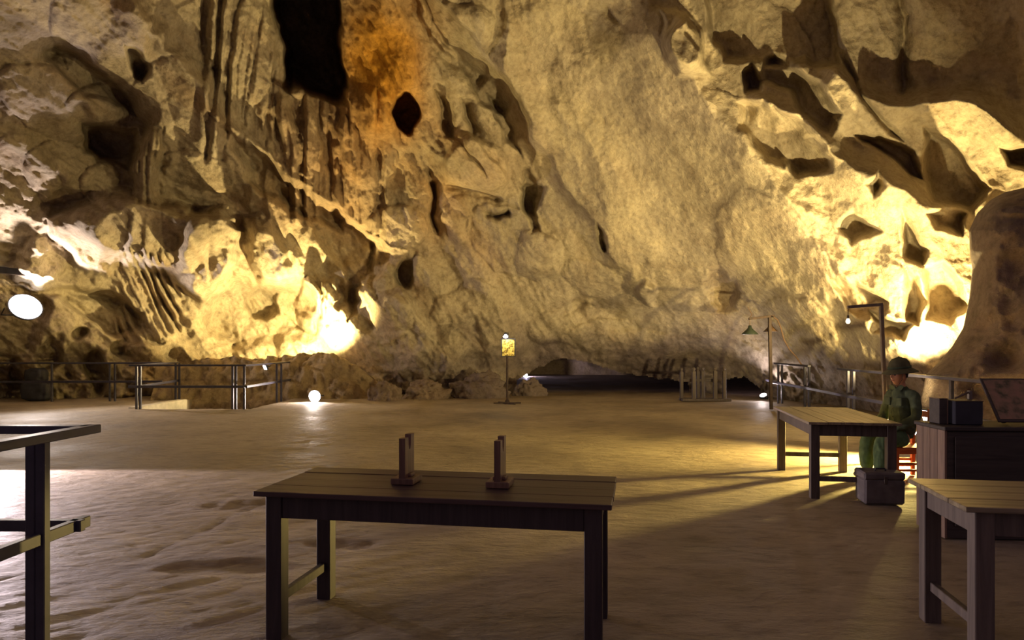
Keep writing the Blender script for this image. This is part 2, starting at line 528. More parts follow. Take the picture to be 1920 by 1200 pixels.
# general roughness: streaks follow the dip of the rock, upper left to lower right
xz = np.stack([B0[..., 0], B0[..., 2], B0[..., 1] * 0.4], -1)
dip = math.radians(58)
s_al = xz[..., 0] * math.cos(dip) - xz[..., 1] * math.sin(dip)
s_ac = xz[..., 0] * math.sin(dip) + xz[..., 1] * math.cos(dip)
smooth_slab = np.exp(-(((WX - 1270) / 330) ** 2 + ((WY - 230) / 330) ** 2)) 
rough_left = 1 - sstep(700, 1050, WX)
low = sstep(540, 700, WY)
amp = np.clip(1.0 - 0.72 * smooth_slab, .2, 1) * (0.75 + 0.35 * rough_left)
amp = amp * (1 - .6 * np.exp(-(((WX - 230) / 260) ** 2 + ((WY - 190) / 220) ** 2)))
streak = ridged(np.stack([s_ac * 0.55, s_al * 0.16, xz[..., 2] * .3], -1), 4, .5)
H += 0.30 * amp * streak
H += 0.55 * fbm(B0 * 0.22 + 3, 3) * (0.5 + .5 * amp)
H += 0.085 * amp * fbm(B0 * 1.1 + 9, 4, .55)
cell = ridged(B0 * 0.75 + 60, 3, .55)
H += 0.09 * cell * np.clip(rough_left * .7 + low * .6, 0, 1.2) * amp
H += 0.30 * ridged(B0 * 0.7 + 80, 3, .55) * sstep(560, 680, WY) * (1 - sstep(230, 330, WX))
H += 0.06 * fbm(B0 * 2.2 + 21, 3, .6) * low

# --- left upper vault
ridge([(230, -20), (300, 70), (345, 140), (400, 220), (450, 285), (520, 338), (580, 378), (645, 410)], 1.15, 24, 130)
groove([(60, 80), (140, 105), (200, 160), (250, 225), (270, 245)], 0.9, 24)
groove([(150, 190), (165, 235), (200, 290), (245, 340)], 0.4, 18)
pocket(262, 125, 22, 42, -25, 0.45)
dome(190, 60, 110, 90, 30, 0.35); dome(90, 190, 110, 60, 30, 0.4); dome(190, 195, 55, 40, 10, 0.3)
dome(330, 215, 90, 110, 30, 0.35)
blob(276, 310, 34, 82, 0, 0.8, .5); dome(276, 262, 24, 34, 0, 0.25)
pocket(205, 268, 48, 34, 10, 0.5)
flutes(246, 240, 306, 385, 5, 16, 0.10)
dome(375, 320, 70, 34, 15, 0.3)
groove([(310, 355), (360, 380), (400, 410)], 0.35, 14)
ridge([(0, 200), (60, 250), (110, 290), (150, 340)], 0.35, 22, 60)
dome(120, 320, 70, 60, 0, .35); dome(40, 340, 70, 90, 0, .3); dome(190, 345, 35, 40, 0, .3)
# flowstone curtains
flutes(370, -30, 530, 300, 18, 38, 0.26, 0.12)
flutes(390, 40, 520, 260, 12, 15, 0.09, 0.1)
flutes(500, 170, 720, 420, 14, 46, 0.34, -0.05)
flutes(500, 180, 720, 420, 14, 17, 0.09, -0.04)
dome(455, 70, 70, 120, -8, .5); dome(420, 210, 40, 90, -15, .25)
blob(535, 270, 34, 95, -4, .30, .5); blob(582, 275, 26, 95, 0, .42, .5); blob(655, 320, 36, 120, -6, .35, .5)
pocket(575, 370, 16, 50, -20, .25)
# the two dark shafts
hx = WX + 0; 
m_hole = sstep(512 + 0.16 * WY, 528 + 0.16 * WY, WX) * (1 - sstep(622 + 0.12 * WY, 638 + 0.12 * WY, WX)) * (1 - sstep(140 + .25 * (WX - 540), 168 + .25 * (WX - 540), WY))
H -= 7.5 * m_hole
blob(565, 160, 14, 26, -25, 1.6, .4)
pocket(760, 212, 27, 42, -8, 2.2, .75)
# orange dome and the cheek right of it
dome(700, 90, 80, 170, -5, .55); dome(690, 250, 60, 90, 0, .35)
dome(870, 60, 60, 60, 30, .3)
groove([(765, -20), (800, 45), (830, 95), (880, 140), (905, 160)], .55, 16)
ridge([(800, -20), (850, 30), (890, 85), (925, 130), (965, 185), (1000, 245), (1012, 330)], 0.55, 60, 14)
ridge([(943, -20), (952, 50), (944, 130), (972, 190), (1005, 260), (1060, 340), (1110, 420), (1165, 490), (1205, 530)], 0.42, 90, 10)
groove([(815, 160), (830, 205), (845, 260)], .35, 13)
groove([(872, 175), (880, 215), (888, 262)], .35, 12)
groove([(920, 165), (950, 215), (960, 265)], .4, 14)
pocket(990, 365, 20, 55, -15, .55)
groove([(806, 310), (808, 380), (812, 445)], .5, 10)
blob(888, 315, 62, 62, 8, .40, .75)
groove([(830, 350), (880, 368), (945, 376)], .5, 8)
groove([(915, 408), (940, 412), (965, 405)], .6, 7)
dome(855, 420, 30, 45, 0, .3); dome(960, 450, 90, 60, 20, .35); dome(1010, 480, 50, 45, 0, .3)
dome(740, 430, 55, 50, 0, .45); pocket(706, 490, 24, 52, 8, .6); pocket(762, 512, 20, 36, 0, .6)
ridge([(640, 470), (660, 530), (720, 590), (790, 660), (860, 720)], .5, 60, 30)
dome(700, 590, 70, 50, 20, .3); dome(730, 660, 80, 40, 10, .3)
ridge([(740, 540), (780, 590), (820, 650), (880, 710)], .5, 14, 50)
dome(880, 600, 70, 70, 10, .35); groove([(895, 590), (890, 620), (905, 650)], .3, 8)
ridge([(1030, 170), (1090, 260), (1130, 350), (1150, 420)], .22, 60, 16)
pocket(1125, 445, 14, 30, -25, .35)
blob(1215, 545, 20, 36, -20, .55, .3)
groove([(1045, 590), (1100, 560), (1160, 600)], .2, 14)
dome(1110, 520, 60, 40, 20, .22); dome(1060, 610, 80, 40, 0, .25); dome(1180, 640, 110, 40, 10, .25)
pocket(1352, 538, 34, 46, -30, .35, .5)
dome(1450, 480, 90, 140, -35, .25); dome(1500, 620, 60, 70, -30, .3)
# --- fold between the big slab and the floodlit valley on the right
ridge([(1190, -30), (1230, 70), (1270, 140), (1340, 220), (1420, 300), (1500, 390), (1560, 490), (1620, 575), (1680, 640), (1720, 700)], 0.85, 34, 190)
blob(1278, 85, 40, 74, -10, .85, .55)
pocket(1290, 60, 14, 40, -20, .3)
# floodlit valley: crests and scooped hollows
ridge([(1395, 185), (1440, 195), (1490, 218), (1560, 275), (1640, 335), (1760, 385), (1825, 430)], .8, 18, 45)
ridge([(1415, 140), (1455, 112), (1510, 122), (1550, 175), (1568, 235)], .35, 18, 26)
ridge([(1540, 100), (1600, 165), (1700, 200), (1790, 196), (1850, 212), (1940, 280)], .8, 22, 80)
for pl in [[(1338, -40), (1344, 60), (1372, 104), (1440, 116), (1500, 104), (1560, 112), (1552, 60), (1520, -40)],
           [(1392, 138), (1412, 124), (1430, 150), (1424, 168), (1400, 170)],
           [(1430, 132), (1452, 112), (1492, 124), (1532, 150), (1562, 205), (1545, 238), (1500, 215), (1482, 168), (1440, 158)],
           [(1390, 202), (1430, 197), (1452, 218), (1462, 300), (1435, 292), (1396, 244)],
           [(1456, 208), (1510, 232), (1556, 286), (1556, 308), (1500, 322), (1466, 292)],
           [(1612, 256), (1652, 256), (1702, 290), (1728, 334), (1700, 332), (1648, 292)],
           [(1738, 256), (1782, 270), (1812, 310), (1852, 352), (1822, 388), (1760, 372), (1738, 322)],
           [(1628, 345), (1642, 328), (1656, 350), (1640, 368)], [(1885, 280), (1935, 275), (1940, 320), (1900, 312)],
           [(1576, 424), (1606, 404), (1642, 430), (1600, 452)], [(1748, 398), (1780, 388), (1812, 404), (1804, 432), (1764, 426)],
           [(1694, 400), (1710, 420), (1738, 456), (1726, 484), (1694, 472)],
           [(1734, 500), (1766, 494), (1796, 528), (1802, 572), (1775, 604), (1740, 592), (1730, 540)],
           [(1688, 500), (1712, 518), (1724, 560), (1716, 602), (1694, 596), (1686, 550)],
           [(1558, 520), (1602, 524), (1652, 560), (1648, 600), (1590, 572)], [(1640, 590), (1700, 612), (1690, 640), (1650, 625)]]:
    mx = sum(p[0] for p in pl) / len(pl); my = sum(p[1] for p in pl) / len(pl)
    facet([(mx + (x - mx) * 1.2, my + (y - my) * 1.2) for x, y in pl], -.72, 14)
groove([(1540, -30), (1556, 20), (1572, 75), (1610, 150), (1650, 220), (1705, 292)], .35, 6)
groove([(1688, -20), (1692, 60), (1704, 110), (1698, 180)], .3, 8)
groove([(1125, 0), (1140, 30), (1160, 50)], .2, 8)
# --- left lower: hanging mass with drip fringes, bright alcove behind
blob(270, 435, 165, 78, 6, 1.5, .55)
blob(395, 470, 62, 100, 18, 1.1, .6)
ridge([(100, 380), (70, 440), (60, 500), (120, 535)], .5, 40, 20)
dome(75, 500, 50, 46, 0, .4)
flutes(225, 470, 335, 640, 10, 17, 0.22, -0.45)
flutes(180, 400, 400, 520, 25, 44, 0.2, 0.0)
ridge([(85, 545), (160, 570), (240, 610), (330, 655)], .9, 18, 90)
pocket(190, 585, 110, 30, 22, .6)
pocket(485, 590, 130, 88, -8, 1.2, .5)
blob(500, 475, 36, 78, -22, 1.0, .55); dome(485, 430, 28, 24, 0, .3)
pocket(495, 568, 38, 34, 0, .45)
blob(575, 565, 24, 58, -6, .7, .65); blob(616, 562, 20, 50, -10, .65, .65)
ridge([(655, 560), (660, 600), (665, 650)], .3, 26, 40)
for a in [(180, 700, 24, 44, 0, .7), (95, 660, 30, 40, 20, .6), (150, 630, 24, 20, 0, .5), (30, 700, 20, 36, 0, .4), (225, 650, 20, 22, 0, .4)]:
    pocket(*a, .6)
# lit chute that runs down from the curtains into the alcove
facet([(392, 212), (440, 250), (505, 305), (585, 362), (655, 402), (705, 452), (690, 540), (655, 600), (640, 520), (600, 470), (548, 405), (480, 348), (430, 290)], -.75, 16)
facet([(530, 385), (650, 395), (705, 452), (692, 540), (655, 600), (610, 530), (555, 515), (530, 450)], -.40, 18)
facet([(430, 255), (505, 305), (585, 362), (655, 402), (640, 430), (548, 410), (480, 352), (440, 300)], -.75, 14)
# sharp-rimmed shade pockets and slabs
facet([(285, 60), (350, 150), (420, 245), (480, 320), (470, 392), (400, 372), (330, 352), (308, 230), (275, 130)], -.35, 14)
facet([(68, 84), (130, 92), (185, 118), (228, 165), (252, 216), (225, 202), (180, 186), (130, 152), (95, 122)], -.5, 8)
facet([(230, 88), (262, 95), (284, 140), (268, 164), (246, 130)], -.45, 8)
facet([(150, 226), (245, 236), (245, 332), (200, 300), (165, 272)], -.6, 10)
facet([(85, 548), (140, 536), (210, 546), (262, 590), (314, 652), (230, 640), (150, 592)], -.55, 9)
facet([(90, 402), (240, 372), (330, 386), (420, 402), (456, 432), (450, 500), (415, 530), (390, 566), (350, 545), (310, 500), (240, 482), (200, 522), (150, 506), (95, 450)], .7, 12)
facet([(462, 548), (490, 538), (526, 552), (532, 590), (500, 602), (470, 586)], -.35, 6)
facet([(550, 520), (575, 510), (590, 560), (600, 604), (588, 622), (556, 616)], -.4, 6)
facet([(604, 522), (630, 540), (637, 600), (612, 612)], -.4, 6)
facet([(455, 400), (490, 396), (520, 430), (545, 500), (530, 520), (490, 470), (458, 450)], .4, 8)
facet([(795, -40), (850, 34), (886, 60), (926, 120), (962, 190), (945, 216), (890, 190), (855, 110), (828, 78), (770, -40)], -.5, 9)
facet([(805, 165), (836, 190), (850, 260), (892, 302), (905, 330), (862, 292), (825, 242)], -.4, 8)
facet([(862, 180), (880, 190), (892, 240), (880, 258), (864, 222)], -.4, 7)
facet([(905, 172), (930, 185), (962, 240), (976, 300), (955, 270), (925, 225)], -.45, 7)
facet([(962, 336), (1022, 346), (1010, 400), (1016, 438), (1000, 442), (984, 380)], -.5, 7)
facet([(798, 340), (816, 344), (813, 442), (800, 412)], -.5, 6)
facet([(835, 262), (885, 255), (945, 330), (945, 372), (832, 350)], .35, 8)
facet([(690, 440), (716, 430), (725, 500), (705, 540), (688, 500)], -.45, 8)
facet([(748, 488), (778, 470), (782, 520), (760, 545)], -.45, 8)
facet([(1112, 420), (1128, 425), (1140, 470), (1128, 465)], -.35, 6)
facet([(1320, 500), (1350, 494), (1382, 540), (1386, 580), (1356, 585), (1330, 548)], -.3, 12)
facet([(1228, 14), (1262, 12), (1300, 60), (1328, 148), (1272, 150), (1240, 90)], .45, 9)
# broken foot of the wall
foot = sstep(672, 720, WY) * (1 - sstep(1480, 1560, WX))
H += foot * (0.22 * ridged(B0 * 1.3 + 33, 3, .55) + .12 * fbm(B0 * 4 + 2, 3))
H += .16 * ridged(B0 * 1.7 + 90, 3, .6) * np.exp(-(((WX - 1495) / 60) ** 2 + ((WY - 720) / 40) ** 2))
H += 0.035 * fbm(B0 * 4.5 + 70, 3, .6) * (0.5 + .5 * amp)

D = D0 - H
V = np.stack([(GX - CX) / F * D, D, CAM_Z - (GY - HY) / F * D], -1)
# rock colour: grey-tan limestone, orange iron stain on the dome, greyer old stone at upper left and low down
mixn = fbm(B0 * 0.5 + 200, 4)
mixf = fbm(np.stack([s_ac * 1.6, s_al * .35, xz[..., 2]], -1) + 300, 3)
base = np.array([0.455, 0.392, 0.285]); grey = np.array([0.38, 0.325, 0.30]); iron = np.array([0.55, 0.27, 0.03]); umber = np.array([0.30, 0.19, 0.11])
colr = np.broadcast_to(base, shape + (3,)).copy()
def lerp(c, k):
    global colr
    colr = colr * (1 - k[..., None]) + c * k[..., None]
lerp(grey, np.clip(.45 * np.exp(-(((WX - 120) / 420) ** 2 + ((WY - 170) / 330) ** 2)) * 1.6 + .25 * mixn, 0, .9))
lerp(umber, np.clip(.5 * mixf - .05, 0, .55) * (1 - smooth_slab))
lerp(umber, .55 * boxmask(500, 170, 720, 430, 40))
lerp(iron, np.clip(np.exp(-(((WX - 715) / 95) ** 2 + ((WY - 110) / 170) ** 2)) * 1.3 + .35 * mixn, 0, 1) * np.exp(-(((WX - 715) / 130) ** 2 + ((WY - 110) / 220) ** 2)))
lerp(iron, np.clip(.35 * mixn + .25, 0, .6) * np.exp(-(((WX - 780) / 150) ** 2 + ((WY - 340) / 120) ** 2)))
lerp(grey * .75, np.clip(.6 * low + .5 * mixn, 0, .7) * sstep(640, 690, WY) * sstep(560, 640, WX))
shade_col = np.array([0.17, 0.135, 0.145])  # shade painted into the rock colour along the wall's lower band
lerp(shade_col, np.clip(boxmask(1000, 628, 1340, 720, 22) * (.75 + .5 * mixn), 0, .85))
lerp(shade_col, np.clip(boxmask(868, 600, 1000, 700, 26) * (.55 + .5 * mixn), 0, .7))
colr = np.clip(colr * (1 + .10 * mixn[..., None]), .02, .9)
# openings at the foot: the low passage and the small crawlway
def inpoly(X, Y, poly):
    ins = np.zeros(X.shape, bool); n = len(poly)
    for k in range(n):
        x0, y0 = poly[k]; x1, y1 = poly[(k + 1) % n]
        c = ((y0 > Y) != (y1 > Y)) & (X < (x1 - x0) * (Y - y0) / (y1 - y0 + 1e-9) + x0)
        ins ^= c
    return ins
wob = 4 * fbm(B0[:-1, :-1] * 2.0 + 400, 3)
cxm = (GX[:-1, :-1] + GX[1:, 1:]) / 2 + wob; cym = (GY[:-1, :-1] + GY[1:, 1:]) / 2 + wob
keep = ~(inpoly(cxm, cym, [(968, 712), (1005, 690), (1040, 676), (1075, 672), (1110, 680), (1160, 697), (1230, 709), (1290, 716), (1300, 790), (968, 790)]) |
         inpoly(cxm, cym, [(1352, 790), (1360, 712), (1375, 705), (1395, 706), (1418, 722), (1436, 742), (1440, 790)]))
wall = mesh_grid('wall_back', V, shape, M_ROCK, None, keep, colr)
tag(wall, 'towering pale limestone cave wall with folds, curtains and hollows', None, None, 'structure')

def surf(px, py):
    """distance of the wall's face at a column and row"""
    i = int(np.argmin(np.abs(gy - py))); j = int(np.argmin(np.abs(gx - px)))
    return float(D[i, j])

# passage behind the openings
def sheet(name, pts_fn, nu, nv, mat, label, h, sc):
    u, v = np.meshgrid(np.linspace(0, 1, nu), np.linspace(0, 1, nv))
    Q = pts_fn(u, v)
    Q = Q + np.stack([fbm(Q * sc + 3, 3), fbm(Q * sc + 13, 3), fbm(Q * sc + 23, 3)], -1) * h
    o = mesh_grid(name, Q, u.shape, mat)
    return tag(o, label, None, None, 'structure')
sheet('wall_passage_back', lambda u, v: np.stack([-6 + 26 * u, 42 + 0 * u - 4 * np.sin(PI * u), -0.4 + 4 * v], -1), 60, 24, M_ROCK_TAN, 'far rock wall seen through the low passage', .5, .5)
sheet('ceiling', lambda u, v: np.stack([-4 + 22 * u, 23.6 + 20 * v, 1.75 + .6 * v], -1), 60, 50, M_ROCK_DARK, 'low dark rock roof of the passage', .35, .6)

# ------------------------------------------------------------------ floor
fxs = np.concatenate([np.arange(-24, -10, .5), np.arange(-10, 9, .055), np.arange(9, 24.1, .5)])
r_ = [-4.0, -2.0, 0.0, 1.2]; y_ = 2.0
while y_ < 46: r_.append(y_); y_ *= 1.0115
fys = np.array(r_)
FX, FY = np.meshgrid(fxs, fys)
Pf = np.stack([FX, FY, FX * 0], -1)
rot = -0.75
sx_ = FX * math.cos(rot) - FY * math.sin(rot); sy_ = FX * math.sin(rot) + FY * math.cos(rot)
FZ = 0.010 * fbm(Pf * 0.6 + 5, 3) + 0.0050 * ridged(np.stack([sx_ * 1.6, sy_ * 6.5, FX * 0], -1), 4, .62) * (1 - sstep(-2.5, 0.5, FX) * .75) - .012
# shallow scars in the screed at the left and one long crack
for (cx, cy, rx, ry) in [(-2.35, 6.75, .55, .28), (-2.0, 4.85, .5, .16), (-1.35, 5.45, .35, .14)]:
    r = np.hypot((FX - cx) / rx, (FY - cy) / ry) + .35 * fbm(Pf * 3 + 8, 3)
    FZ -= .018 * (1 - sstep(.7, 1.0, r))
cr = [fl(x, y) for x, y in [(262, 1046), (330, 1012), (400, 984), (450, 956), (500, 938)]]
dcr, _, _ = seg_dist(FX, FY, [(q.x, q.y) for q in cr])
FZ -= .007 * np.exp(-(dcr / .035) ** 2)
pitm = (FX > -9.1) & (FX < -6.32) & (FY > 17.25) & (FY < 24)
FZ = np.where(pitm, -2.2, FZ)
floor = mesh_grid('floor', np.stack([FX, FY, FZ], -1), FX.shape, M_FLOOR)
tag(floor, 'worn uneven concrete cave floor', None, None, 'structure')

# kerb wall of the stair pit
kb = MB().box((-9.35, 17.3, -2.2), (-9.08, 19.9, 0.03), .02).build('trim_1', M_CONC)
tag(kb, 'pale concrete kerb along the side of the stair pit', None, None, 'structure')

# rock ledge behind the pit, hides the nook lamp
def ledge_fn():
    us = np.linspace(0, 1, 150); vs = np.linspace(0, 1, 60)
    U, Vv = np.meshgrid(us, vs)
    top_pts = [(300, 690), (340, 688), (380, 680), (420, 674), (470, 679), (505, 676), (540, 670), (580, 666), (620, 668), (650, 680), (690, 708), (720, 735)]
    px = 290 + 440 * U
    ty = np.interp(px, [a for a, b in top_pts], [b for a, b in top_pts])
    Yf = 20.25 + .5 * np.sin(3 * U) + .6 * sstep(.75, 1, U)
    x = (px - CX) / F * Yf
    zt = CAM_Z - (ty - HY) / F * Yf
    zb = -2.3
    a = np.clip(Vv / .7, 0, 1); b_ = np.clip((Vv - .7) / .3, 0, 1)
    z = zb + (zt - zb) * np.sin(a * PI / 2) ** .9 - .95 * b_ ** 1.3
    y = Yf - .15 * np.cos(a * PI / 2) + 1.3 * b_ + .35 * (1 - np.cos(a * PI / 2))
    Q = np.stack([x, y, z], -1)
    n = .16 * ridged(Q * 1.1 + 7, 4, .55) + .10 * fbm(Q * 3.2 + 4, 3)
    Q[..., 1] -= n; Q[..., 2] += .5 * n * sstep(.3, .7, Vv)
    return Q, U.shape
Q, sh = ledge_fn()
tag(mesh_grid('wall_ledge', Q, sh, M_ROCK_TAN), 'brown rock ledge rising behind the stair pit', None, None, 'structure')

# dark buttress at the right edge
def buttress_fn():
    out = [(1990, 250), (1960, 300), (1920, 352), (1885, 360), (1858, 374), (1832, 400), (1817, 432), (1818, 470), (1823, 505), (1817, 560), (1806, 615), (1785, 650), (1760, 680), (1736, 702), (1728, 740), (1722, 800), (1720, 860)]
    oy = [b for a, b in out]; ox = [a for a, b in out]
    vs = np.linspace(250, 860, 240); us = np.concatenate([np.linspace(-1, 0, 40), np.linspace(0, 1, 150)[1:]])
    U, Py = np.meshgrid(us, vs)
    ex = np.interp(Py, oy, ox)
    Yedge = 11.1
    front = np.clip(U, 0, 1); back = np.clip(-U, 0, 1)
    px = ex + 620 * front ** 1.3 + 400 * back ** 2
    lean = (Py - 550) / 300
    Y = Yedge - 1.5 * np.sqrt(np.clip(front * 1.6, 0, 1)) - 2.2 * front ** 2 + 1.0 * np.sqrt(back) + .25 * lean * front
    Q = np.stack([(px - CX) / F * Y, Y, CAM_Z - (Py - HY) / F * Y], -1)
    n = .28 * fbm(Q * .7 + 90, 3) + .13 * ridged(Q * 1.0 + 31, 3) + .04 * fbm(Q * 4 + 1, 3)
    n = n * sstep(0, .12, front)
    # hollow and overhang lines on its face
    n -= .22 * (1 - sstep(.2, 1, np.hypot((px - 1890) / 60, (Py - 668) / 36)))
    k = 1 - n / Y
    return Q * np.stack([k, k, k], -1) + np.stack([0 * n, 0 * n, CAM_Z * (1 - k)], -1), U.shape
Q, sh = buttress_fn()
tag(mesh_grid('wall_right', Q, sh, rock_material('limestone_buttress', False, (0.30, 0.245, 0.21))), 'dark rounded rock buttress at the right edge', None, None, 'structure')

# ------------------------------------------------------------------ floodlights
def flood_light(key, loc, aim, label, size=0.16, lens=None, cone=165, blend=.35, radius=.07, rnd=False):
    loc = Vector(loc); aim = Vector(aim)
    t = thing('flood_light', label, 'lamp', loc)
    d = (aim - loc).normalized()
    R = d.to_track_quat('-Z', 'Y').to_matrix()
    def tr(mb): mb.bm.transform(R.to_4x4()); return mb
    s = size
    if rnd:
        tr(MB().lathe([(0, s * .6), (s * .6, s * .55), (s * .95, s * .2), (s * 1.02, 0), (0, 0)], n=28)).build('housing', M_BLACK, t, False)
        tr(MB().lathe([(0, -s * .30), (s * .45, -s * .25), (s * .8, -s * .11), (s * .95, -.004), (0, -.003)], n=28)).build('lens', lens or M_LENS, t, True)
    else:
        tr(MB().box((-s, -s * .72, .0), (s, s * .72, s * .5), .012)).build('housing', M_BLACK, t)
        tr(MB().box((-s * .9, -s * .62, -.012), (s * .9, s * .62, -.001))).build('lens', lens or M_LENS, t)
    b = MB()
    b.bar((-s * 1.12, 0, s * .25), (-s * 1.12, 0, s * 1.1), .02, .03).bar((s * 1.12, 0, s * .25), (s * 1.12, 0, s * 1.1), .02, .03).bar((-s * 1.12, 0, s * 1.1), (s * 1.12, 0, s * 1.1), .02, .03)
    tr(b).build('bracket', M_BLACK, t)
    pw, c = POWER[key]
    ld = bpy.data.lights.new('beam', 'SPOT'); ld.energy = pw; ld.color = c
    ld.spot_size = math.radians(cone); ld.spot_blend = blend; ld.shadow_soft_size = radius
    lo = bpy.data.objects.new('beam', ld); COL.objects.link(lo); lo.parent = t
    lo.rotation_euler = R.to_euler(); lo.location = d * (.03 + (s * .34 if rnd else .02))
    return t

flood_light('nook', P(592, 669, 21.7), P(555, 470, 22.6), 'floodlight hidden behind the brown rock ledge at left')
flood_light('valley', P(1768, 702, 12.9), P(1640, 420, 13.3), 'floodlight behind the right railing washing the bright valley')
flood_light('rail', (5.70, 9.85, .30), P(1210, 330, 17.5), 'floodlight on the floor behind the seated figure, tilted up at the slab', .14, None, 100, .9)
flood_light('apron', (5.55, 9.45, .56), (2.0, 9.15, -.45), 'added second floodlight behind the seated figure, turned across the floor to light it', .14, None, 112, .75)  # extra head added next to the rail flood, only to light the floor
flood_light('right', P(1431, 741, 20.2), P(1380, 560, 19.0), 'floodlight at the foot of the wall beside the far right railing', .10, rnd=True)
flood_light('pit', P(590, 743, 19.4), P(470, 790, 15.5), 'glaring floodlight on the floor by the corner of the pit railing', .17, rnd=True)
flood_light('ledge', P(497, 689, 20.0), (-9.1, 18.2, -.25), 'small floodlight behind the pit railing in front of the ledge', .10, None, 84, .5)
lp = P(48, 575, surf(48, 575) - .7)
flood_light('left', lp, lp + Vector((3.2, -2.6, 2.4)), 'large glaring floodlight on the rock at the left edge', .40, rnd=True)
flood_light('near', (-6.75, 8.75, .32), (-4.6, 7.1, .0), 'floodlight beyond the left edge grazing the floor', .16, None, 78, .3)
flood_light('tunnel', P(985, 706, 36), P(1100, 700, 34), 'floodlight lying inside the low passage', .2)

# ------------------------------------------------------------------ railings
RH, MH = 1.05, 0.54
def railing(label, runs, posts, twin=True, bar=.05):
    """runs: list of (a, b, top?) floor points; posts: list of floor points (+ twin offset)"""
    o = Vector((posts[0][0], posts[0][1], 0))
    t = thing('metal_railing', label, 'railing', o)
    for (x, y, ox, oy) in posts:
        m = MB()
        m.box((x - o.x - .024, y - o.y - .024, -.02), (x - o.x + .024, y - o.y + .024, RH - .02), .004)
        if ox or oy:
            m.box((x - o.x + ox - .024, y - o.y + oy - .024, -.02), (x - o.x + ox + .024, y - o.y + oy + .024, RH - .02), .004)
        m.build('post', M_RAIL, t)
    for (a, b, which) in runs:
        a = Vector((a[0], a[1], 0)) - o; b = Vector((b[0], b[1], 0)) - o
        if which != 'mid':
            MB().bar(a + Vector((0, 0, RH)), b + Vector((0, 0, RH)), .075, .045, .004).build('top_rail', M_RAIL, t)
        if which != 'top':
            n = (b - a).cross(Vector((0, 0, 1))).normalized() * .045
            MB().bar(a + n + Vector((0, 0, MH)), b + n + Vector((0, 0, MH)), .045, .06, .004).build('mid_rail', M_RAIL, t)
    return t

# around the stair pit
railing('blue-black steel railing around the stair pit at left', [((-9.2, 17.1), (-6.42, 17.1), 'both'), ((-6.42, 17.05), (-6.5, 22.3), 'both'), ((-9.05, 17.05), (-9.5, 20.2), 'both')],
        [(-9.03, 17.1, .09, 0), (-6.72, 17.1, .08, 0), (-6.44, 17.1, 0, 0), (-6.42, 19.4, .06, .2), (-6.48, 22.0, .06, .2), (-9.46, 20.0, .08, .05)])
railing('dark steel railing in front of the rough rock at far left', [((-15.5, 19.35), (-9.62, 19.6), 'both')],
        [(-14.6, 19.4, 0, 0), (-12.6, 19.47, 0, 0), (-11.05, 19.54, .14, 0)])
# right-hand side
railing('far steel railing beside the rusty lamp pole', [((7.1, 19.2), (6.86, 16.4), 'both'), ((6.86, 16.4), (6.58, 14.0), 'mid'), ((7.1, 19.2), (7.25, 20.4), 'mid')],
        [(7.08, 18.9, .1, 0), (6.88, 16.7, .1, 0)])
railing('long steel railing behind the seated figure', [((6.62, 14.4), (5.85, 6.6), 'both')],
        [(6.57, 13.9, .11, 0), (6.18, 10.0, .17, .2), (5.9, 7.2, .1, 0)])
# near left
railing('near steel railing corner at the left edge', [((-2.30, 3.92), (-2.42, 1.2), 'both'), ((-4.6, 3.92), (-2.30, 3.86), 'both')],
        [(-2.40, 3.56, .05, 0), (-4.2, 3.9, .05, 0)])

# ------------------------------------------------------------------ tables
def table(label, center, rz, L, W, Hh, wood, legw, nplank, leg=.085):
    t = thing('wooden_table', label, 'table', (center[0], center[1], 0), rz)
    x0, x1, y0, y1 = -L / 2, L / 2, -W / 2, W / 2
    ws = [random.uniform(.85, 1.15) for _ in range(nplank)]; tot = sum(ws); y = y0
    for k in range(nplank):
        wd = W * ws[k] / tot
        dz = random.uniform(-.0015, .0015)
        MB().box((x0 + random.uniform(-.004, .004), y + .0025, Hh - .026 + dz), (x1 + random.uniform(-.004, .004), y + wd - .0025, Hh + dz), .003).build('plank', wood, t)
        y += wd
    i = .05
    for sx in (0, 1):
        for sy in (0, 1):
            lx = x0 + i if sx == 0 else x1 - i - leg; ly = y0 + i * .7 if sy == 0 else y1 - i * .7 - leg
            MB().box((lx, ly, -.012), (lx + leg, ly + leg, Hh - .027), .004).build('leg', legw, t)
    a = .115; zt = Hh - .027
    MB().box((x0 + i + leg, y0 + i * .7 + .012, zt - a), (x1 - i - leg, y0 + i * .7 + .037, zt), .003).build('apron', legw, t)
    MB().box((x0 + i + leg, y1 - i * .7 - .037, zt - a), (x1 - i - leg, y1 - i * .7 - .012, zt), .003).build('apron', legw, t)
    MB().box((x0 + i + .012, y0 + i * .7 + leg, zt - a), (x0 + i + .037, y1 - i * .7 - leg, zt), .003).build('apron', legw, t)
    MB().box((x1 - i - .037, y0 + i * .7 + leg, zt - a), (x1 - i - .012, y1 - i * .7 - leg, zt), .003).build('apron', legw, t)
    for sx in (0, 1):
        lx = x0 + i + leg * .3 if sx == 0 else x1 - i - leg * .7
        MB().box((lx, y0 + i * .7 + leg, .165), (lx + leg * .4, y1 - i * .7 - leg, .215), .003).build('stretcher', legw, t)
    return t

TH = 0.76
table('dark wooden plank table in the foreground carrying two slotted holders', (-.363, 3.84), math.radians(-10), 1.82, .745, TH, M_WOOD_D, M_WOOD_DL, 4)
# its mate further back stands end-on beside the seated figure
table('worn wooden table beside the seated figure', (3.50, 7.83), math.radians(80), 1.84, .86, TH, M_WOOD_G, M_WOOD_GL, 5)
table('worn wooden table cut off by the right edge', (3.06, 3.49), math.radians(-10), 1.82, .745, TH, M_WOOD_G, M_WOOD_GL, 4)

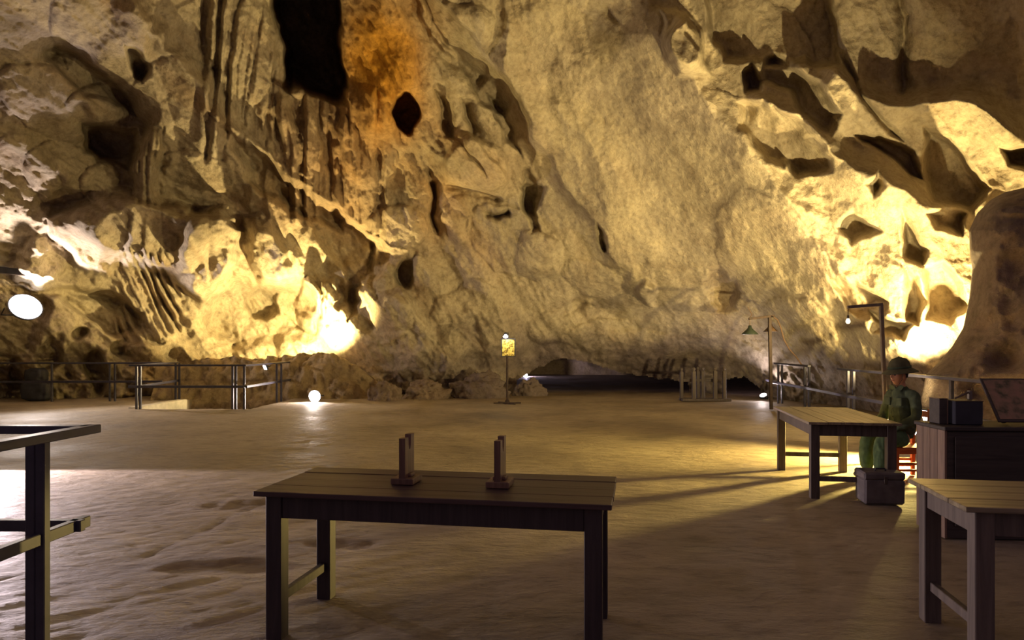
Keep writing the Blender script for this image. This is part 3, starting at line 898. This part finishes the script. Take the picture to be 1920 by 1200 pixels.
# slotted holders
def holder(x, y, label):
    t = thing('slotted_holder', label, 'holder', (x, y, TH + .002), math.radians(-10), 'slotted wooden holders on the foreground table')
    MB().box((-.062, -.075, 0), (.062, .095, .034), .004).build('base', M_WOOD_H, t)
    wd, h = .155, .225
    o = [(-wd / 2, 0), (wd / 2, 0), (wd / 2, h), (.022, h), (.018, h - .055), (.006, h - .078), (-.006, h - .078), (-.018, h - .055), (-.022, h - .012), (-wd / 2, h - .012)]
    M = Matrix(((0, 0, 1, -.017), (1, 0, 0, .01), (0, 1, 0, .034), (0, 0, 0, 1)))
    MB().prism(o, .034, M).build('upright', M_WOOD_H, t)
    for s in (-1, 1):
        MB().box((s * .017 - .018, -.02, .034), (s * .017 + .018, .05, .052), .004).build('cleat', M_WOOD_H, t)
    return t
holder(-.575, 3.86, 'slotted wooden holder on the foreground table, left of the pair')
holder(-.065, 3.765, 'slotted wooden holder on the foreground table, right of the pair')

# ------------------------------------------------------------------ cabinet, box and map at right
cb = thing('wooden_cabinet', 'dark wooden cabinet with plank side behind the right-edge table', 'cabinet', (3.4, 5.55, 0), math.radians(-4))
MB().box((.0, .0, 0), (1.25, .45, .84), .006).build('body', M_WOOD_CD, cb)
for k in range(4):
    MB().box((-.02, .004 + k * .112, 0), (.0, .004 + k * .112 + .108, .845), .003).build('side_plank', M_WOOD_C, cb)
MB().box((-.03, -.02, .845), (1.27, .47, .875), .004).build('top', M_WOOD_CD, cb)
for k in range(2):
    MB().box((.05 + k * .6, -.015, .1), (.61 + k * .6, -.0005, .80), .004).build('door', M_WOOD_CD, cb)
CT = .877
def on_cab(x, y): return Vector((3.4, 5.55, CT)) + Matrix.Rotation(math.radians(-4), 3, 'Z') @ Vector((x, y, 0))
t = thing('wooden_box', 'narrow upright wooden box at the left end of the cabinet top', 'box', on_cab(.03, .18), math.radians(-4))
MB().box((0, 0, 0), (.062, .16, .20), .003).build('case', M_WOOD_CD, t)
MB().box((-.004, -.004, .2), (.066, .164, .208), .002).build('lid', M_WOOD_C, t)
MB().box((.058, -.004, .0), (.068, .0, .2), .001).build('edge_strip', M_WOOD_C, t)
t = thing('radio_set', 'square dark boxed radio set on the cabinet beside the map board', 'box', on_cab(.12, .12), math.radians(-4))
MB().box((0, 0, 0), (.215, .2, .19), .006).build('case', M_BLACK, t)
MB().box((-.002, -.004, .184), (.217, .204, .192), .002).build('lid', M_WOOD_CD, t)
MB().lathe([(0, -.014), (.018, -.014), (.018, 0)], (.05, -.0, .1), 12, M=Matrix.Rotation(PI / 2, 3, 'X')).build('knob', M_STEEL, t)
t = thing('hand_tool', 'small tool with a pale handle lying on the boxed radio', 'tool', on_cab(.22, .2) + Vector((0, 0, .194)), 0)
MB().tube([(-.06, 0, .012), (.05, .02, .055), (.08, .024, .07)], [.008, .009, .007]).build('handle', M_POST, t)
MB().box((.06, .005, -.0), (.085, .04, .075), .004).build('head', M_STEEL, t)
# slanted map board
t = thing('map_board', 'slanted board with a brown map on the cabinet', 'board', on_cab(.44, .20) + Vector((0, 0, .012)), math.radians(-4))
tilt = Matrix.Rotation(math.radians(52), 4, 'X')
MB().box((0, -.02, -.012), (.95, .40, .0), .003, None).bm
m = MB().box((0, 0, -.015), (.95, .42, 0.0), .003); m.bm.transform(Matrix.Translation((0, -.1, .02)) @ tilt); m.build('backing', M_WOOD_CD, t)
m = MB().box((.02, .02, .001), (.93, .40, .004)); m.bm.transform(Matrix.Translation((0, -.1, .02)) @ tilt); m.build('map', M_MAP, t)
MB().bar((.1, .0, 0), (.1, .16, .30), .03, .02).build('prop', M_WOOD_CD, t)
MB().bar((.8, .0, 0), (.8, .16, .30), .03, .02).build('prop', M_WOOD_CD, t)

# grey case under the table
t = thing('canvas_case', 'grey canvas case standing under the table by the seated figure', 'case', (3.56, 6.86, 0), math.radians(-8))
MB().box((-.19, -.13, 0), (.17, .15, .24), .018, None, .004).build('body', M_BOXG, t)
MB().box((-.195, -.135, .235), (.175, .155, .305), .015, None, .004).build('lid', M_BOXG, t)
MB().tube([(-.06, -.01, .30), (-.05, -.01, .325), (.03, -.01, .325), (.04, -.01, .30)], .008).build('handle', M_BLACK, t)
MB().box((-.02, -.142, .20), (.01, -.13, .27), .003).build('clasp', M_STEEL, t)

# ------------------------------------------------------------------ lamp poles
def pole_with_shade_and_shadow():
    foot = Vector((6.20, 17.0, 0)); top = P(1443, 594, 17.0)
    t = thing('lamp_pole', 'rusty lamp pole with a conical shade and a brown cone for its shadow by the far right railing', 'lamp', foot)
    top = top - foot
    MB().bar((0, 0, 0), top, .07, .07, .005).build('pole', M_RUST, t)
    a0 = P(1452, 592, 17.0) - foot; a1 = P(1404, 598, 16.9) - foot
    MB().bar(a0, a1, .05, .055, .004).build('arm', M_RUST, t)
    def shade(c, r, h, mat):
        s = MB().lathe([(.0, h * .62), (.035, h * .62), (.045, h * .35), (.07, h * .2), (r, -h * .42), (r * .985, -h * .45), (.06, h * .12), (0, h * .2)], c, 24).build('shade_or_shadow_cone', mat, t, True)
        MB().tube([Vector(c) + Vector((0, 0, h * .6)), Vector(c) + Vector((0, 0, h * .6 + .12))], .008).build('hanger', M_CORD, s)
        MB().lathe([(0, -.06), (.03, -.045), (.036, -.015), (.022, .02), (.018, .04), (0, .04)], Vector(c) - Vector((0, 0, .02)), 12).build('bulb', M_STEEL, s, True)
    shade(P(1406, 620, 16.9) - foot, .20, .20, M_GREEN)
    shade(P(1445, 616, 17.2) - foot, .17, .17, M_CONE_SHADOW)  # brown cone stands in for the lampshade's shadow on the rock
    pts = [P(x, y, 16.9) - foot for x, y in [(1450, 594), (1458, 600), (1464, 615), (1470, 637), (1480, 655), (1492, 668), (1503, 684)]]
    MB().tube(pts, .018).build('cable', M_CORD, t)
    pts = [P(x, y, 16.9) - foot for x, y in [(1404, 598), (1410, 590), (1402, 575)]]
    MB().tube(pts, .01).build('cable', M_CORD, t)
pole_with_shade_and_shadow()

def pole_with_bulb():
    Y = 9.25
    foot = P(1664, 650, Y); foot.z = 0
    t = thing('lamp_pole', 'tall thin lamp pole with a bare hanging bulb beside the seated figure', 'lamp', foot)
    top = P(1652, 571, Y) - foot
    MB().bar((0, 0, 0), top, .044, .044, .004).build('pole', M_STEEL, t)
    a1 = P(1589, 576, Y) - foot
    MB().bar(top + Vector((.02, 0, 0)), a1, .04, .042, .004).build('arm', M_STEEL, t)
    c = P(1590, 600, Y) - foot
    MB().tube([a1 + Vector((.01, 0, 0)), c + Vector((0, 0, .055))], .005).build('flex', M_CORD, t)
    MB().lathe([(0, .06), (.014, .06), (.014, .02), (0, .02)], c, 10).build('socket', M_STEEL, t, True)
    MB().lathe([(0, -.05), (.018, -.046), (.029, -.025), (.026, -.004), (.014, .02), (0, .022)], c, 14).build('bulb', M_BULB, t, True)
pole_with_bulb()

# ------------------------------------------------------------------ sign stand
f0 = fl(951, 757)
t = thing('sign_stand', 'thin pole stand with a framed yellow notice and a lamp on top', 'sign', f0)
c = P(953, 652, f0.y) - f0
MB().tube([(0, 0, .03), (0, 0, c.z - .2)], .028).build('pole', M_RUST, t)
MB().lathe([(0, .12), (.05, .1), (.07, .03), (.12, 0), (0, 0)], (0, 0, 0), 14).build('hub', M_RUST, t, True)
for a in (0.1, PI * .72, PI * 1.05, PI * 1.7):
    MB().bar((0, 0, .02), (.36 * math.cos(a), .36 * math.sin(a), .02), .045, .035, .004).build('foot', M_RUST, t)
MB().box((c.x - .19, -.02, c.z - .245), (c.x + .19, .02, c.z + .245), .004).build('frame', M_BLACK, t)
MB().box((c.x - .16, -.026, c.z - .215), (c.x + .16, -.0205, c.z + .215)).build('notice', M_PRINT, t)
lz = c.z + .33
s = MB().lathe([(.0, .07), (.03, .065), (.085, -.02), (.08, -.025), (.025, .05), (0, .055)], (c.x - .07, -.10, lz), 14).build('lamp_head', M_BLACK, t, True)
MB().lathe([(0, -.075), (.055, -.05), (.07, -.01), (.04, .03), (0, .04)], (c.x - .07, -.12, lz - .01), 12).build('bulb', M_LENS, s, True)
MB().tube([(c.x, 0, c.z + .24), (c.x, 0, lz + .06), (c.x - .07, -.09, lz + .06)], .01).build('lamp_arm', M_BLACK, t)
ld = bpy.data.lights.new('sign_light', 'POINT'); ld.energy = 9; ld.color = (1, .9, .6); ld.shadow_soft_size = .03
lo = bpy.data.objects.new('sign_light', ld); COL.objects.link(lo); lo.parent = t; lo.location = (c.x - .05, -.22, lz - .04)

# ------------------------------------------------------------------ rack of wooden posts
f0 = fl(1322, 752)
t = thing('post_rack', 'row of upright wooden posts on a low base near the passage', 'rack', f0)
sc_ = f0.y / F
for (px, dy, wd, h, mat) in [(1282, .25, .085, .90, M_POST_D), (1301, .0, .095, .92, M_POST), (1313, .25, .08, .93, M_POST_D), (1322, .25, .10, .92, M_POST_D), (1341, .0, .10, .93, M_POST), (1359, .05, .09, .93, M_POST)]:
    x = (px - 1322) * sc_
    m = MB().box((x - wd / 2, dy - .05, .04), (x + wd / 2, dy + .05, h - .1), .008)
    m.lathe([(wd * .45, -.11), (wd * .35, -.04), (wd * .5, -.02), (wd * .45, .02), (0, .05)], (x, dy, h - .03), 10)
    m.build('post', mat, t)
MB().box((-44 * sc_, -.09, 0), (48 * sc_, .08, .07), .006).build('base_rail', M_POST_D, t)
MB().box((-44 * sc_, .18, 0), (20 * sc_, .33, .07), .006).build('base_rail', M_POST_D, t)
MB().box((-42 * sc_, .22, .52), (20 * sc_, .27, .60), .006).build('cross_rail', M_POST_D, t)

# ------------------------------------------------------------------ covered bundle, beam
f0 = fl(70, 746); f0 = Vector((f0.x * 19.85 / f0.y, 19.85, 0))
t = thing('covered_bundle', 'dark blue covered bundle behind the far left railing', 'bundle', f0)
def lump(cx, cz, rx, ry, rz_, name, mat):
    b = bmesh.new(); bmesh.ops.create_icosphere(b, subdivisions=4, radius=1)
    P_ = np.array([v.co[:] for v in b.verts])
    sg = np.sign(P_) * np.abs(P_) ** .55
    n = .10 * fbm(sg * 1.7 + cx, 3)
    for v, q, k in zip(b.verts, sg, n):
        v.co = Vector((cx + q[0] * rx * (1 + k), q[1] * ry * (1 + k), cz + q[2] * rz_ * (1 + k)))
    m = MB(); m.bm.free(); m.bm = b
    return m.build(name, mat, t, True)
lump(0, .27, .38, .25, .28, 'lower_cover', M_BLACK)
lump(-.02, .70, .26, .22, .2, 'upper_cover', M_BLACK)
a, b = P(-70, 498, 18.6), P(50, 511, 18.9)
t = thing('steel_beam', 'dark steel beam jutting from the left edge above the floodlight', 'beam', b)
MB().bar(a - b, (0, 0, 0), .12, .16, .01).build('web', M_BLACK, t)
MB().bar(a - b + Vector((0, 0, -.09)), Vector((0, 0, -.09)), .16, .02, .004).build('flange', M_STEEL, t)

# ------------------------------------------------------------------ boulders along the foot of the wall
def boulder(px, py, wpx, hpx, label, mat, seed, back=.3):
    f0 = fl(px, py); k = f0.y / F
    b = bmesh.new(); bmesh.ops.create_icosphere(b, subdivisions=5, radius=1)
    q = np.array([v.co[:] for v in b.verts])
    n = .32 * fbm(q * 1.2 + seed, 3) + .16 * ridged(q * 2.3 + seed * 2, 3, .55)
    q = q * (1 + n[:, None])
    for v, c_ in zip(b.verts, q):
        v.co = Vector((c_[0] * wpx / 2 * k, c_[1] * wpx / 2 * k * .6, max(-.05, c_[2] * hpx * k * .95)))
    m = MB(); m.bm.free(); m.bm = b
    o = m.build('boulder', mat, None, True); o.location = f0
    return tag(o, label, 'rock', 'boulders along the foot of the wall')
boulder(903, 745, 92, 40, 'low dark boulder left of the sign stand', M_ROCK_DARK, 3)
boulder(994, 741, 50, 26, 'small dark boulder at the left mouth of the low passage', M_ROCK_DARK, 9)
boulder(800, 747, 76, 30, 'long brown boulder at the wall foot further left', M_ROCK_BR, 15)
boulder(722, 750, 52, 28, 'small brown boulder at the wall foot, leftmost of the boulders', M_ROCK_BR, 22)

# ------------------------------------------------------------------ seated figure and chair
PY = 8.15
ch = thing('wooden_chair', 'orange lacquered wooden chair under the seated figure', 'chair', (4.50, PY, 0), 0)
SH = .37
MB().box((-.20, -.20, SH - .03), (.22, .20, SH), .008).build('seat', M_ORANGE, ch)
for (x, y, h) in [(-.18, -.18, SH - .03), (.19, -.18, .80), (-.18, .16, SH - .03), (.19, .16, .80)]:
    MB().box((x - .02, y - .02 + .01, 0), (x + .02, y + .03, h), .004).build('leg', M_ORANGE, ch)
for y in (-.175, .175):
    MB().box((-.16, y - .008, SH - .075), (.17, y + .012, SH - .03), .003).build('seat_rail', M_ORANGE, ch)
    MB().box((-.16, y - .008, .17), (.17, y + .012, .20), .003).build('stretcher', M_ORANGE, ch)
    MB().box((-.16, y - .008, .10), (.17, y + .012, .125), .003).build('stretcher', M_ORANGE, ch)
for z in (.56, .70):
    MB().box((.18, -.15, z), (.20, .15, z + .07), .004).build('back_slat', M_ORANGE, ch)

def skin_mesh(name, verts, edges, rad, sub=2, root=0):
    me = bpy.data.meshes.new(name)
    me.from_pydata([tuple(v) for v in verts], edges, [])
    o = bpy.data.objects.new(name, me); COL.objects.link(o)
    md = o.modifiers.new('skin', 'SKIN'); md.use_smooth_shade = True
    sv = me.skin_vertices[0].data
    for k, r in enumerate(rad):
        r = r if isinstance(r, (tuple, list)) else (r, r)
        sv[k].radius = r; sv[k].use_root = (k == root)
    s2 = o.modifiers.new('sub', 'SUBSURF'); s2.levels = sub; s2.render_levels = sub
    dg = bpy.context.evaluated_depsgraph_get(); dg.update()
    out = bpy.data.meshes.new_from_object(o.evaluated_get(dg))
    bpy.data.objects.remove(o); bpy.data.meshes.remove(me)
    return out

def chain(lst):
    """lst of chains, each [(point, radius), ...]; returns one graph; a chain may start from an index"""
    v, e, r = [], [], []
    for start, pts in lst:
        prev = start
        for p, q in pts:
            v.append(p); r.append(q); i = len(v) - 1
            if prev is not None: e.append((prev, i))
            prev = i
    return v, e, r

def fuse(meshes, name, voxel):
    b = bmesh.new()
    for m in meshes: b.from_mesh(m)
    bmesh.ops.recalc_face_normals(b, faces=list(b.faces))
    me = bpy.data.meshes.new(name); b.to_mesh(me); b.free()
    o = bpy.data.objects.new(name, me); COL.objects.link(o)
    md = o.modifiers.new('r', 'REMESH'); md.mode = 'VOXEL'; md.voxel_size = voxel; md.use_smooth_shade = True
    sm = o.modifiers.new('s', 'SMOOTH'); sm.iterations = 3; sm.factor = .5
    dg = bpy.context.evaluated_depsgraph_get(); dg.update()
    out = bpy.data.meshes.new_from_object(o.evaluated_get(dg))
    bpy.data.objects.remove(o); bpy.data.meshes.remove(me)
    return out

# local frame: x forward (the way he faces), y to his left, z up; the figure is then turned
per = thing('person', 'seated figure in a green uniform and sun helmet, hands in lap, facing left', 'person', (4.47, PY, 0), math.radians(180 + 14))
hipz = SH + .095
def head_mesh(c):
    b = bmesh.new(); bmesh.ops.create_uvsphere(b, u_segments=40, v_segments=28, radius=1)
    for v in b.verts:
        x, y, z = v.co
        X, Y_, Z = x * .098, y * .074, z * .118
        if x > 0:                                    # face plane, brow, jaw
            X = x ** .8 * .092
            if z < -.1: Y_ *= 1 + .32 * (z + .1); X *= 1 + .10 * (z + .1)
            X += .006 * math.exp(-((z - .22) / .10) ** 2) * math.exp(-(y / .55) ** 2)          # brow
            X -= .012 * math.exp(-((z - .03) / .12) ** 2) * math.exp(-((abs(y) - .42) / .20) ** 2)  # eye sockets
            X += .026 * math.exp(-((z + .20) / .13) ** 2) * math.exp(-(y / .16) ** 2)          # nose
            X += .012 * math.exp(-((z - .02) / .16) ** 2) * math.exp(-(y / .13) ** 2)
            X += .007 * math.exp(-((z + .50) / .09) ** 2) * math.exp(-(y / .30) ** 2)          # lips
            X += .012 * math.exp(-((z + .82) / .14) ** 2) * math.exp(-(y / .35) ** 2)          # chin
        else:
            if z < -.2: X *= 1 + .25 * (z + .2)
        v.co = Vector((X, Y_, Z)) + c
    for s in (-1, 1):                                # ears
        r = bmesh.ops.create_uvsphere(b, u_segments=12, v_segments=8, radius=1)
        for v in r['verts']:
            v.co = Vector((v.co.x * .020 - .006, v.co.y * .010 + s * .076, v.co.z * .032 - .008)) + c
    me = bpy.data.meshes.new('h'); b.to_mesh(me); b.free(); return me

HC = Vector((.045, 0, 1.175))
V3 = Vector
def arm_pts(s, grow=0.0):
    sh = V3((-.01, s * .165, .955)); el = V3((.03, s * .245, .70)); wr = V3((.22, s * .10, .575))
    return [(V3((.0, s * .06, .985)), .046 + grow), (sh, .046 + grow), (V3((.0, s * .205, .84)), .042 + grow), (el, .038 + grow), (V3((.12, s * .18, .635)), .036 + grow), (wr, .030 + grow * .8)]
body_ch = [(None, [(V3((0, 0, hipz)), (.10, .09)), (V3((-.005, 0, hipz + .16)), (.085, .08)), (V3((0, 0, .82)), (.095, .085)), (V3((0, 0, .95)), (.085, .075)), (V3((.005, 0, 1.02)), .055), (V3((.02, 0, 1.09)), .048), (V3((.035, 0, 1.15)), .055)])]
def limb(pts, sub=2):
    v, e, r = chain([(None, pts)])
    return skin_mesh('limb', v, e, r, sub)
parts = [limb(body_ch[0][1]), head_mesh(HC)]
for s in (-1, 1): parts.append(limb(arm_pts(s)))
LEG = {}
def leg_pts(s, g=0.0):
    spread = .105 if s < 0 else .12
    kx = .40 if s > 0 else .36
    return [(V3((.03, s * .10, hipz - .01)), .088 + g), (V3((.2, s * (spread + .01), hipz)), .078 + g), (V3((kx, s * (spread + .02), hipz + .0)), .062 + g), (V3((kx + .01, s * (spread + .02), .30)), .056 + g), (V3((kx + .015, s * (spread + .02), .10)), .040 + g)]
for s in (-1, 1):
    parts.append(limb(leg_pts(s) + [(V3((leg_pts(s)[-1][0].x + .01, s * .13, .05)), .036), (V3((leg_pts(s)[-1][0].x + .14, s * .14, .035)), .030)]))
for s in (-1, 1):                                    # hands: palm and five curled fingers
    w_ = arm_pts(s)[-1][0]; d = (w_ - arm_pts(s)[-2][0]).normalized()
    side = V3((0, 0, 1)).cross(d).normalized() * s   # towards the thumb side
    side = V3((d.y, -d.x, 0)).normalized() * s
    up = side.cross(d).normalized()
    if up.z < 0: up = -up
    hv = [w_, w_ + d * .045, w_ + d * .085]; he = [(0, 1), (1, 2)]; hr = [(.026, .020), (.040, .017), (.040, .015)]
    parts.append(skin_mesh('p', hv, he, hr, 1))
    for k, (off, ln) in enumerate([(-.030, .062), (-.010, .074), (.010, .078), (.030, .070)]):
        b0 = w_ + d * .075 + side * off
        fv = [b0, b0 + d * ln * .45 + up * .004, b0 + d * ln * .75 - up * .018, b0 + d * ln * .80 - up * .042]
        parts.append(skin_mesh('f', fv, [(0, 1), (1, 2), (2, 3)], [.0095, .009, .0082, .007], 1))
    b0 = w_ + d * .02 + side * .030
    fv = [b0, b0 + side * .022 + d * .025, b0 + side * .024 + d * .055 - up * .008, b0 + side * .012 + d * .078 - up * .014]
    parts.append(skin_mesh('t', fv, [(0, 1), (1, 2), (2, 3)], [.013, .011, .010, .008], 1))
link('body', fuse(parts, 'body', .007), M_SKIN, per)

def cloth(mesh_, name, mat, par, amt=.010, sc=9.0):
    n = len(mesh_.vertices)
    co = np.zeros(n * 3, np.float32); mesh_.vertices.foreach_get('co', co); co = co.reshape(-1, 3).astype(float)
    no = np.zeros(n * 3, np.float32); mesh_.vertices.foreach_get('normal', no); no = no.reshape(-1, 3)
    k = amt * ridged(co * np.array([sc, sc, sc * .45]) + 4, 2, .5)
    co = co + no * k[:, None]
    mesh_.vertices.foreach_set('co', co.reshape(-1).astype(np.float32)); mesh_.update()
    return link(name, mesh_, mat, par)

# jacket
jparts = [limb([(V3((-.005, 0, hipz - .01)), (.135, .165)), (V3((-.005, 0, hipz + .15)), (.120, .150)), (V3((0, 0, .82)), (.128, .160)), (V3((0, 0, .94)), (.105, .135)), (V3((.005, 0, 1.01)), .078), (V3((.01, 0, 1.045)), .062)])]
for s in (-1, 1): jparts.append(limb(arm_pts(s, .016)))
jk = cloth(fuse(jparts, 'jacket', .009), 'jacket', M_JACKET, per, .009, 11)
for s in (-1, 1):
    m = MB().prism([(0, 0), (.065, -.02), (.085, .035), (.03, .055), (-.02, .03)], .010, Matrix.Translation((.075, s * .018, 1.015)) @ Matrix.Rotation(s * PI / 2, 4, 'Z') @ Matrix.Rotation(math.radians(60 * 1), 4, 'X'))
    m.build('collar', M_JACKET, jk)
    m = MB().box((.105, s * .085 - .045, .83), (.128, s * .085 + .045, .92), .006); m.build('pocket', M_JACKET, jk)
for z in (.90, .80, .70):
    MB().lathe([(0, .006), (.008, .004), (.008, 0), (0, 0)], (.128, 0, z), 8, M=Matrix.Rotation(PI / 2, 3, 'Y')).build('button', M_HAT, jk)
# trousers
tparts = [limb([(V3((-.01, 0, hipz + .08)), (.145, .110)), (V3((0, 0, hipz - .02)), (.155, .105))])]
for s in (-1, 1):
    lp_ = leg_pts(s, .010); lp_[-1] = (lp_[-1][0] - V3((0, 0, .02)), .068); lp_[-2] = (lp_[-2][0], .076)
    tparts.append(limb(lp_))
cloth(fuse(tparts, 'trousers', .009), 'trousers', M_TROUS, per, .010, 10)
for s in (-1, 1):
    a_ = leg_pts(s)[-1][0]
    v_, e_, r_ = chain([(None, [(V3((a_.x - .035, s * .135, .045)), (.042, .040)), (V3((a_.x + .05, s * .138, .045)), (.043, .038)), (V3((a_.x + .15, s * .145, .036)), (.042, .028))])])
    link('shoe', skin_mesh('shoe', v_, e_, r_, 2), M_SHOE, per)
# head details
hm = MB()
for s in (-1, 1):
    MB().lathe([(0, .011), (.008, .008), (.011, 0), (.008, -.008), (0, -.011)], HC + V3((.078, s * .030, .004)), 10).build('eye', M_EYE, per, True)
MB().lathe([(0, .006), (.02, .004), (.024, 0), (.02, -.004), (0, -.006)], HC + V3((.088, 0, -.060)), 12, .35, 1).build('mouth', M_LIP, per, True)
MB().lathe([(.0, .095), (.05, .09), (.082, .05), (.089, .0), (.080, -.055), (.06, -.062), (.0, -.05)], HC + V3((-.022, 0, .03)), 24, 1.0, .92).build('hair', M_HAIR, per, True)
tilt_h = Matrix.Rotation(math.radians(6), 3, 'Y')
hat = MB().lathe([(0, .118), (.03, .117), (.075, .100), (.105, .060), (.116, .010), (.120, -.008), (.150, -.026), (.190, -.052), (.192, -.058), (.150, -.036), (.112, -.018), (.10, .0), (0, .06)], HC + V3((-.012, 0, .085)), 36, 1.08, .90, tilt_h).build('sun_helmet', M_HAT, per, True)
MB().lathe([(.118, .018), (.122, .018), (.123, -.006), (.119, -.006)], HC + V3((-.012, 0, .085)), 36, 1.08, .90, tilt_h).build('hat_band', M_JACKET, hat, True)
MB().lathe([(0, .014), (.012, .010), (.014, 0), (0, 0)], HC + V3((-.0, 0, .20)), 10).build('hat_button', M_HAT, hat, True)
pts = [HC + V3(q) for q in [(.02, .082, .03), (.025, .078, -.05), (.045, .05, -.11), (.055, 0, -.128), (.045, -.05, -.11), (.025, -.078, -.05), (.02, -.082, .03)]]
MB().tube(pts, .004, 6).build('chin_strap', M_CORD, hat)
